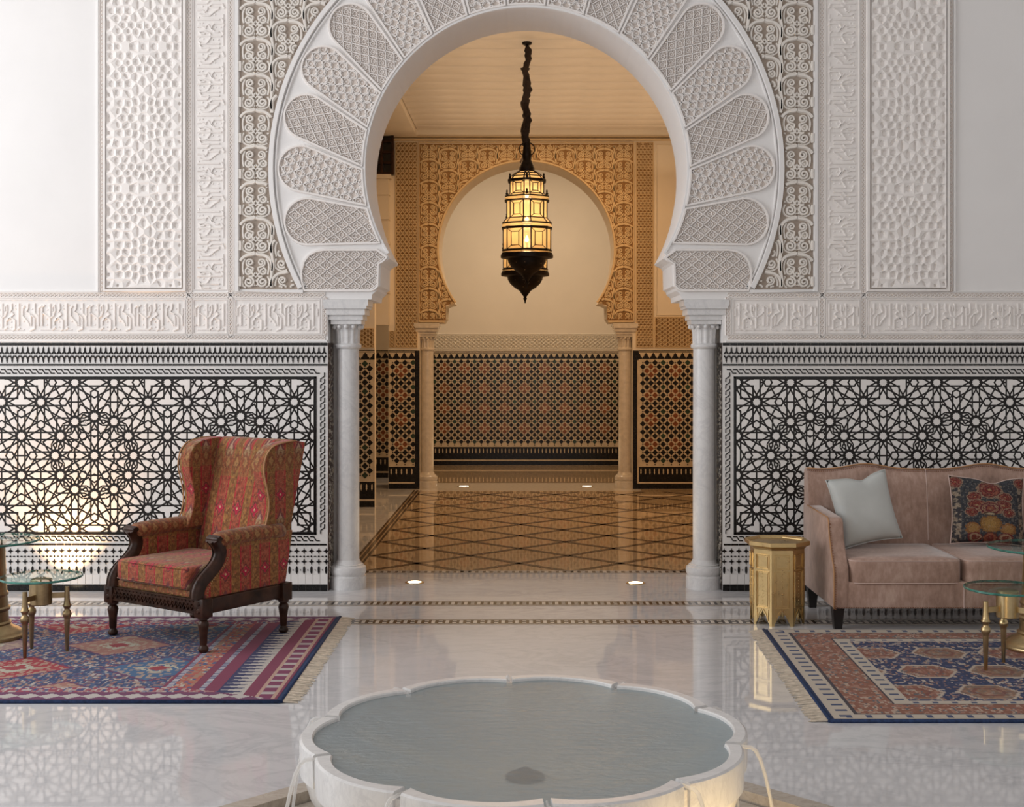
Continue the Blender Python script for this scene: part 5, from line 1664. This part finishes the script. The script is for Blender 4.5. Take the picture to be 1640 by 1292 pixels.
    for y, s_ in ((-.075,.2),(-.072,.6),(-.06,.9),(-.03,1),(.05,1),(.15,1),(.20,.9)):
        rings.append([(.232+.060*s_*math.cos(2*PI*q/N), y, .512+.060*s_*math.sin(2*PI*q/N)) for q in range(N)])
    mb = MB(); mb.loft(rings); o = mb.build('bolster', T, root, smooth=True); fabric(o, 'y')
    return root
def mb_last(o):
    return [c for c in o.children][-1].name
armchair()

# ------------------------------------------------------------------ sofa
def sofa():
    root = empty('sofa', (2.58, -.88, 0)); tag(root, 'dusty rose velvet sofa with a double-humped back and nailhead trim', 'sofa')
    Vv = M['velvet']; Pp = M['piping_rose']; Nb = M['nail_bronze']
    for sx in (-1, 1):
        for y in (-.351, .31):
            mb = MB(); a, b = .034, .022; x = sx*.735
            mb.loft([[(x-b, y-b, 0), (x+b, y-b, 0), (x+b, y+b, 0), (x-b, y+b, 0)], [(x-a, y-a, .13), (x+a, y-a, .13), (x+a, y+a, .13), (x-a, y+a, .13)]])
            mb.build('leg', M['wood_black'], root)
    mb = MB(); mb.box(-.766, .766, -.395, .41, .127, .285); o = mb.build('base', Vv, root); bevel_mesh(o, .012, 3)
    mb = MB()
    for k in range(110): mb.disc((-.76+k*.01395, .134), .0042, XZ(), -.004, base=-.395, n=6)
    mb.build('nailhead_trim', Nb, o, kind='stuff')
    mb = MB(); mb.tube([(0, -.397, .135), (0, -.398, .28)], .004, 6); mb.build('seam_piping', Pp, o)
    top = lambda x: .886 + .034*math.exp(-((abs(x)-.385)/.15)**2) + .008*math.exp(-((abs(x)-.78)/.06)**2)
    xs = [-.762+1.524*k/48 for k in range(49)]
    rings = []
    for x in xs:
        t = top(x); e = min(1, (.77-abs(x))/.02+.35)
        rings.append([(x, .245, .25), (x, .265, .45), (x, .295, t-.10), (x, .315, t-.025), (x, .335, t), (x, .385, t+.004), (x, .425, t-.02), (x, .43, .25)])
    mb = MB(); mb.loft(rings); o = mb.build('backrest', Vv, root, smooth=True, angle=70)
    mb = MB(); mb.tube([(x, .327, top(x)+.004) for x in xs], .005, 6); 
    mb.build('back_piping', M['piping_gold'], o, smooth=True)
    mb = MB()
    for k in range(120):
        x = -.765+k*.01286; mb.disc((x, top(x)-.010), .004, XZ(), -.004, base=.312, n=6)
    mb.build('nailhead_trim', Nb, o, kind='stuff')
    mb = MB(); mb.tube([(0, .262, .44), (0, .278, .60), (0, .300, .80), (0, .325, .888)], .0045, 6); mb.build('seam_piping', Pp, o)
    for sx in (-1, 1):
        fr_x = lambda a: (min(sx*a[0], sx*a[1]), max(sx*a[0], sx*a[1]))
        front = smooth_curve([(-.396,.127),(-.396,.34),(-.360,.405),(-.305,.49),(-.272,.57),(-.262,.625)], 3)
        prof = front + [(-.24,.648),(.0,.654),(.42,.662),(.42,.127)]
        w0, w1 = fr_x((.676, .770)); mb = MB(); mb.prism(prof, YZ(), w0, w1); o = mb.build('arm', Vv, root); bevel_mesh(o, .014, 3)
        mb = MB(); mb.tube([(sx*.766, y-.001, z) for y, z in front] + [(sx*.766, -.24, .648), (sx*.768, .0, .654), (sx*.768, .30, .66)], .004, 6); mb.build('arm_piping', M['piping_gold'], o, smooth=True)
        mb = MB(); 
        for p, q in zip(front[:-1], front[1:]):
            n = max(1, int(math.hypot(q[0]-p[0], q[1]-p[1])/.0125))
            for k in range(n): mb.lathe([(.0042, -.003), (.003, .002), (.001, .003)], (sx*.757, p[0]+(q[0]-p[0])*k/n-.003), 5, z0=p[1]+(q[1]-p[1])*k/n)
        mb.build('nailhead_trim', Nb, o, kind='stuff')
        # seat cushion
        x0, x1 = fr_x((.006, .674)); cx, cy = (x0+x1)/2, -.062; hx, hy = (x1-x0)/2, .345
        N = 44; rings = []
        def sup(a, p=.16):
            c_, s_ = math.cos(a), math.sin(a); return (math.copysign(abs(c_)**p, c_), math.copysign(abs(s_)**p, s_))
        for z, s_ in ((.274,.0),(.274,.90),(.280,.965),(.292,.992),(.32,1),(.385,1),(.404,.992),(.413,.97),(.418,.93),(.424,.6),(.427,.0)):
            e = .012*(1-s_)
            rings.append([(cx+(hx-.03*(1-s_)*4 if s_ > .85 else hx*s_*.97)*sup(2*PI*q/N)[0], cy+(hy-.03*(1-s_)*4 if s_ > .85 else hy*s_*.97)*sup(2*PI*q/N)[1], z) for q in range(N)])
        mb = MB(); mb.loft(rings); o = mb.build('seat_cushion', Vv, root, smooth=True, angle=50)
        mb = MB()
        for z in (.409, .279):
            mb.tube([(cx+(hx-.004)*sup(2*PI*q/N)[0], cy+(hy-.004)*sup(2*PI*q/N)[1], z) for q in range(N+1)], .0042, 6, False)
        mb.build('cushion_piping', Pp, o, smooth=True)
    return root
sofa()

def pillow(name, loc, rot, w, h, t, mat, label, seam):
    root = MB(); n = 22; P = {}; fs = []
    for side in (1, -1):
        for i in range(n+1):
            for j in range(n+1):
                u, v = 2*i/n-1, 2*j/n-1
                x = u*w/2*(1 - .075*(1-v*v)*(abs(u)**3)); z = v*h/2*(1 - .075*(1-u*u)*(abs(v)**3)) - .028*math.exp(-((u-.15)/.30)**2)*max(0, v)**2
                th = t*((1-u**4)*(1-v**4))**.55
                th *= 1 + .06*math.sin(5*u+3*v)*side
                P[(side, i, j)] = len(root.v); root.v.append((x, -side*th, z))
        for i in range(n):
            for j in range(n): root.f.append((P[(side,i,j)], P[(side,i+1,j)], P[(side,i+1,j+1)], P[(side,i,j+1)]))
    me = root.mesh(name, M[mat], True)
    bm = bmesh.new(); bm.from_mesh(me); bmesh.ops.remove_doubles(bm, verts=bm.verts, dist=1e-5); bmesh.ops.recalc_face_normals(bm, faces=bm.faces); bm.to_mesh(me); bm.free()
    e = empty(name, loc); e.rotation_euler = rot
    o = bpy.data.objects.new('cover', me); COL.objects.link(o); o.parent = e
    uv = me.uv_layers.new(name='UVMap')
    for l in me.loops:
        c = me.vertices[l.vertex_index].co; uv.data[l.index].uv = (c.x/w+.5, c.z/h+.5)
    tag(e, label, 'cushion')
    mb = MB(); pts = []
    for u, v in [(-1+2*k/n, -1) for k in range(n)] + [(1, -1+2*k/n) for k in range(n)] + [(1-2*k/n, 1) for k in range(n)] + [(-1, 1-2*k/n) for k in range(n+1)]:
        pts.append((u*w/2*(1 - .075*(1-v*v)*(abs(u)**3)), 0, v*h/2*(1 - .075*(1-u*u)*(abs(v)**3)) - .028*math.exp(-((u-.15)/.30)**2)*max(0, v)**2))
    mb.tube(pts, .004, 6, False); mb.build('piping', M[seam], e, smooth=True)
    return e
pillow('throw_cushion', (2.118, -.800, .660), (math.radians(-14), math.radians(-9), math.radians(10)), .40, .44, .065, 'pillow_blue', 'plain pale blue cushion leaning in the corner of the sofa', 'pillow_blue')
pillow('throw_cushion', (2.905, -.760, .645), (math.radians(-13), math.radians(2), math.radians(-3)), .47, .43, .065, 'cushion_floral', 'dark floral tapestry cushion with roses and a vase on the sofa', 'piping_rose')

# ------------------------------------------------------------------ octagonal brass side table
def octagon_table():
    R_ = .166; ap = R_*math.cos(PI/8); w = 2*R_*math.sin(PI/8)
    root = empty('octagonal_side_table', (1.530, 7.70-CAMD, 0), math.radians(-22)); tag(root, 'octagonal hammered brass side table with pointed-arch feet beside the sofa', 'table')
    class Fc:
        S = 1.0
        def __init__(s, a): s.c, s.s = math.cos(a), math.sin(a)
        def __call__(s, u, v, w_=0.0):
            r = ap - .008 + w_; return (r*s.c - u*s.s, r*s.s + u*s.c, v)
    for k in range(8):
        f = Fc(-PI/2 + PI/8 + k*PI/4)
        h = w/2
        poly = [(-h,0),(-h+.016,0),(-h+.018,.012),(-.030,.040),(-.022,.062),(-.009,.070),(0,.092),(.009,.070),(.022,.062),(.030,.040),(h-.018,.012),(h-.016,0),(h,0),(h,.455),(-h,.455)]
        mb = MB(); mb.prism(poly, f, 0, .008); o = mb.build('side_panel', M['brass_box'], root)
        mb = MB()
        for a, b in ((.108,.325),(.340,.425)):
            mb.ribbon(rect(-h+.020, a, h-.020, b), f, .007, .006, base=.008, closed=True); mb.ribbon(rect(-h+.029, a+.009, h-.029, b-.009), f, .004, .003, base=.008, closed=True)
        mb.ribbon([(-h+.022,.10),(-h+.026,.03),(-.034,.052),(-.022,.075),(-.006,.098)], f, .004, .004, base=.008); mb.ribbon([(h-.022,.10),(h-.026,.03),(.034,.052),(.022,.075),(.006,.098)], f, .004, .004, base=.008)
        mb.build('embossed_frame', M['brass_box'], o)
        mb = MB(); rr = random.Random(k)
        for q in range(10): mb.disc((0, .13+q*.02), .0045 if q % 2 else .003, f, .0025, base=.008, n=8)
        for q in range(60): mb.disc((rr.uniform(-h+.03, h-.03), rr.uniform(.118, .42)), .0022, f, .0012, base=.008, n=5)
        mb.build('embossing', M['brass_box'], o, kind='stuff')
    mb = MB(); mb.lathe([(R_*.98,.452),(R_*1.03,.456),(R_*1.05,.464),(R_*1.17,.474),(R_*1.20,.478),(R_*1.20,.500),(R_*1.17,.502),(R_*1.10,.492),(R_*1.08,.486),(.001,.486)], n=8, rot=0, cap=False)
    mb.build('tray_top', M['brass_box'], root)
    return root
octagon_table()

# ------------------------------------------------------------------ brass tables with glass tops
def glass_disc(r, z, root, dx=0.0, dy=0.0):
    mb = MB(); mb.lathe([(.001, z), (r-.004, z), (r-.0035, z+.012), (.001, z+.012)], (dx, dy), 56, cap=False); o = mb.build('glass_top', M['glass_top'], root, smooth=True, angle=30)
    mb = MB(); n = 72; rings = []
    rr = random.Random(3)
    for q in range(n):
        a = 2*PI*q/n; j = rr.uniform(-.0016, .0016)
        rings.append([(dx+(r-.004)*math.cos(a), dy+(r-.004)*math.sin(a), z-.0002), (dx+(r+j)*math.cos(a), dy+(r+j)*math.sin(a), z+.003), (dx+(r+j)*math.cos(a), dy+(r+j)*math.sin(a), z+.009), (dx+(r-.004)*math.cos(a), dy+(r-.004)*math.sin(a), z+.0122)])
    rings.append(rings[0]); mb.loft(rings, cap=False); mb.build('chipped_edge', M['glass_edge'], o)
def tripod_table(x, y, a0, z0, label, mat='brass'):
    root = empty('tripod_table', (x, y, z0)); tag(root, label, 'table', 'low tripod tables'); B = M[mat]
    mb = MB(); mb.lathe([(.052,.262),(.056,.266),(.056,.396),(.053,.400),(.040,.404),(.001,.404)], n=32); drum = mb.build('drum', B, root, smooth=True, angle=35)
    for k in range(3):
        a = a0 + k*2*PI/3; c = (.132*math.cos(a), .132*math.sin(a))
        mb = MB(); mb.lathe([(.007,0),(.009,.004),(.015,.175),(.0165,.185),(.0215,.192),(.0245,.205),(.0215,.219),(.015,.224),(.0145,.234),(.0185,.243),(.0235,.248),(.0235,.253),(.018,.258),(.0155,.275),(.0135,.30),(.013,.335),(.012,.352),(.001,.353)], c, 20)
        mb.build('leg', B, root, smooth=True, angle=50)
        mb = MB(); mb.bar((.05*math.cos(a), .05*math.sin(a), .308), (.124*math.cos(a), .124*math.sin(a), .308), .010, .028); mb.build('arm', B, root)
    glass_disc(.215, .405, root)
    return root
def pedestal_table(x, y, z0, label, mat='brass_aged'):
    root = empty('pedestal_table', (x, y, z0)); tag(root, label, 'table', 'pedestal tables')
    B = M[mat]
    mb = MB(); mb.lathe([(.205,0),(.208,.008),(.205,.018),(.19,.024),(.186,.032),(.17,.045),(.14,.058),(.125,.075),(.128,.085),(.118,.095)], n=44); mb.build('base', B, root, smooth=True, angle=45)
    mb = MB(); mb.lathe([(.114,.09),(.112,.15),(.122,.158),(.124,.170),(.112,.178),(.106,.235),(.112,.242),(.112,.252),(.104,.26),(.098,.40),(.094,.53),(.102,.538),(.102,.5445),(.001,.545)], n=44); mb.build('pedestal', B, root, smooth=True, angle=45)
    glass_disc(.285, .545, root)
    return root
zr = .013
tripod_table(-2.623, 6.82-CAMD, math.radians(-107), zr, 'low brass tripod table with round glass top on the red and blue rug', 'brass_aged')
pedestal_table(-3.076, 7.20-CAMD, zr, 'thick brass pedestal table with round glass top on the red and blue rug')
tripod_table(2.470, 6.476-CAMD, math.atan2(6.49-6.476-.055, -.131), zr, 'low brass tripod table with round glass top on the navy rug')
pedestal_table(2.834, 6.94-CAMD, zr, 'brass pedestal table with round glass top on the navy rug', 'brass')

# ------------------------------------------------------------------ fountain
def fountain():
    h = .45; s_ = CAMH - h; N = 10; off = math.radians(-5.3)
    cx, cy = POOL[0]-.004, 3.41*s_ - CAMD
    root = empty('fountain', (cx, cy, -.18)); tag(root, 'white marble fountain basin with ten scalloped lobes full of water', 'fountain')
    def lobe(a, rc, rm):
        """a measured clockwise from the far side"""
        t = ((a - off) / (2*PI/N)) % 1.0; q = 2*t-1
        return rc + (rm-rc)*(1-abs(q)**2.2)
    def pt(a, r, z): return (r*math.sin(a), r*math.cos(a), z+.18)
    ri, ro = (.530*s_, .566*s_), (.578*s_, .602*s_)
    Mf = M['marble_fountain']
    gap = .011
    for k in range(N):
        a0 = off + k*2*PI/N + gap/.62; a1 = off + (k+1)*2*PI/N - gap/.62; n = 16; rings = []
        for i in range(n+1):
            a = a0 + (a1-a0)*i/n; r1, r2 = lobe(a, *ri), lobe(a, *ro)
            rings.append([pt(a, r1, h-.075), pt(a, r1, h-.004), pt(a, r1+.004, h), pt(a, r2-.008, h), pt(a, r2-.001, h-.005), pt(a, r2, h-.016), pt(a, r2*.998, h-.10), pt(a, r2*.97, h-.10)])
        mb = MB(); mb.loft(rings); o = mb.build('rim_lobe', Mf, root, smooth=True, angle=35)
    # bowl below the rim, outside and inside
    n = 200
    prof = [(.985,h-.022),(.985,h-.10),(.955,h-.17),(.89,h-.24),(.78,h-.30),(.62,h-.355),(.42,h-.395),(.30,h-.42)]
    rings = [[pt(2*PI*i/n, lobe(2*PI*i/n, *ro)*f*(1) , z) for i in range(n)] for f, z in prof]
    inn = [(1.004,h-.022),(1.0,h-.03),(.9,h-.062),(.75,h-.095),(.5,h-.13),(.2,h-.15),(.01,h-.152)]
    rings = rings[::-1] + [[pt(2*PI*i/n, lobe(2*PI*i/n, *ri)*f, z) for i in range(n)] for f, z in inn]
    mb = MB(); mb.loft(rings); mb.build('bowl', Mf, root, smooth=True, angle=50)
    mb = MB(); mb.lathe([(.26,0),(.26,.03),(.22,.05),(.15,.09),(.14,.20),(.22,.225)], n=32); mb.build('pedestal', Mf, root, smooth=True, angle=40)
    mb = MB(); n = 200
    ring = [pt(2*PI*i/n, lobe(2*PI*i/n, *ri)+.0005, h-.012) for i in range(n)]
    rg2 = [pt(2*PI*i/n, lobe(2*PI*i/n, *ri)*.5, h-.012) for i in range(n)]
    mb.v = ring + rg2 + [(0, 0, h-.012+.18)]; mb.f = [(i, (i+1) % n, (i+1) % n+n, i+n) for i in range(n)] + [(n+i, n+(i+1) % n, 2*n) for i in range(n)]
    mb.build('water', M['water'], root, smooth=True)
    mb = MB(); mb.lathe([(.06,-.0),(.06,.010),(.03,.016),(.02,.03),(.001,.03)], n=20, z0=h-.153+.18); mb.build('nozzle', M['iron'], root, smooth=True)
    # thin streams falling from the notches
    for k in range(N):
        a = off + k*2*PI/N; r = .585*s_; pts = []; rad = []
        for i in range(9):
            t = i/8; d = .02 + .11*t; pts.append(pt(a, r + d, h-.01 - .56*t*t)); rad.append(.0065 - .002*t)
        mb = MB(); mb.tube([pt(a, r-.05, h-.008)] + pts, [.004]+rad, 6); mb.build('water_stream', M['water_jet'], root, smooth=True)
    # pool water and the warm lamp in it
    mb = MB(); mb.prism(octagon(PAP-.10), FloorFrame(-.10), 0, .002); ob = mb.build('pool_water', M['water'], floor)
    for a, p in ((137, 17), (211, 2)):
        a = math.radians(a); l = bpy.data.lights.new('pool_lamp', 'POINT'); l.energy = p; l.color = (1, .68, .30); l.shadow_soft_size = .03
        o = bpy.data.objects.new('pool_lamp', l); COL.objects.link(o); o.parent = root; o.location = pt(a, .86, -.07)
    return root
fountain()
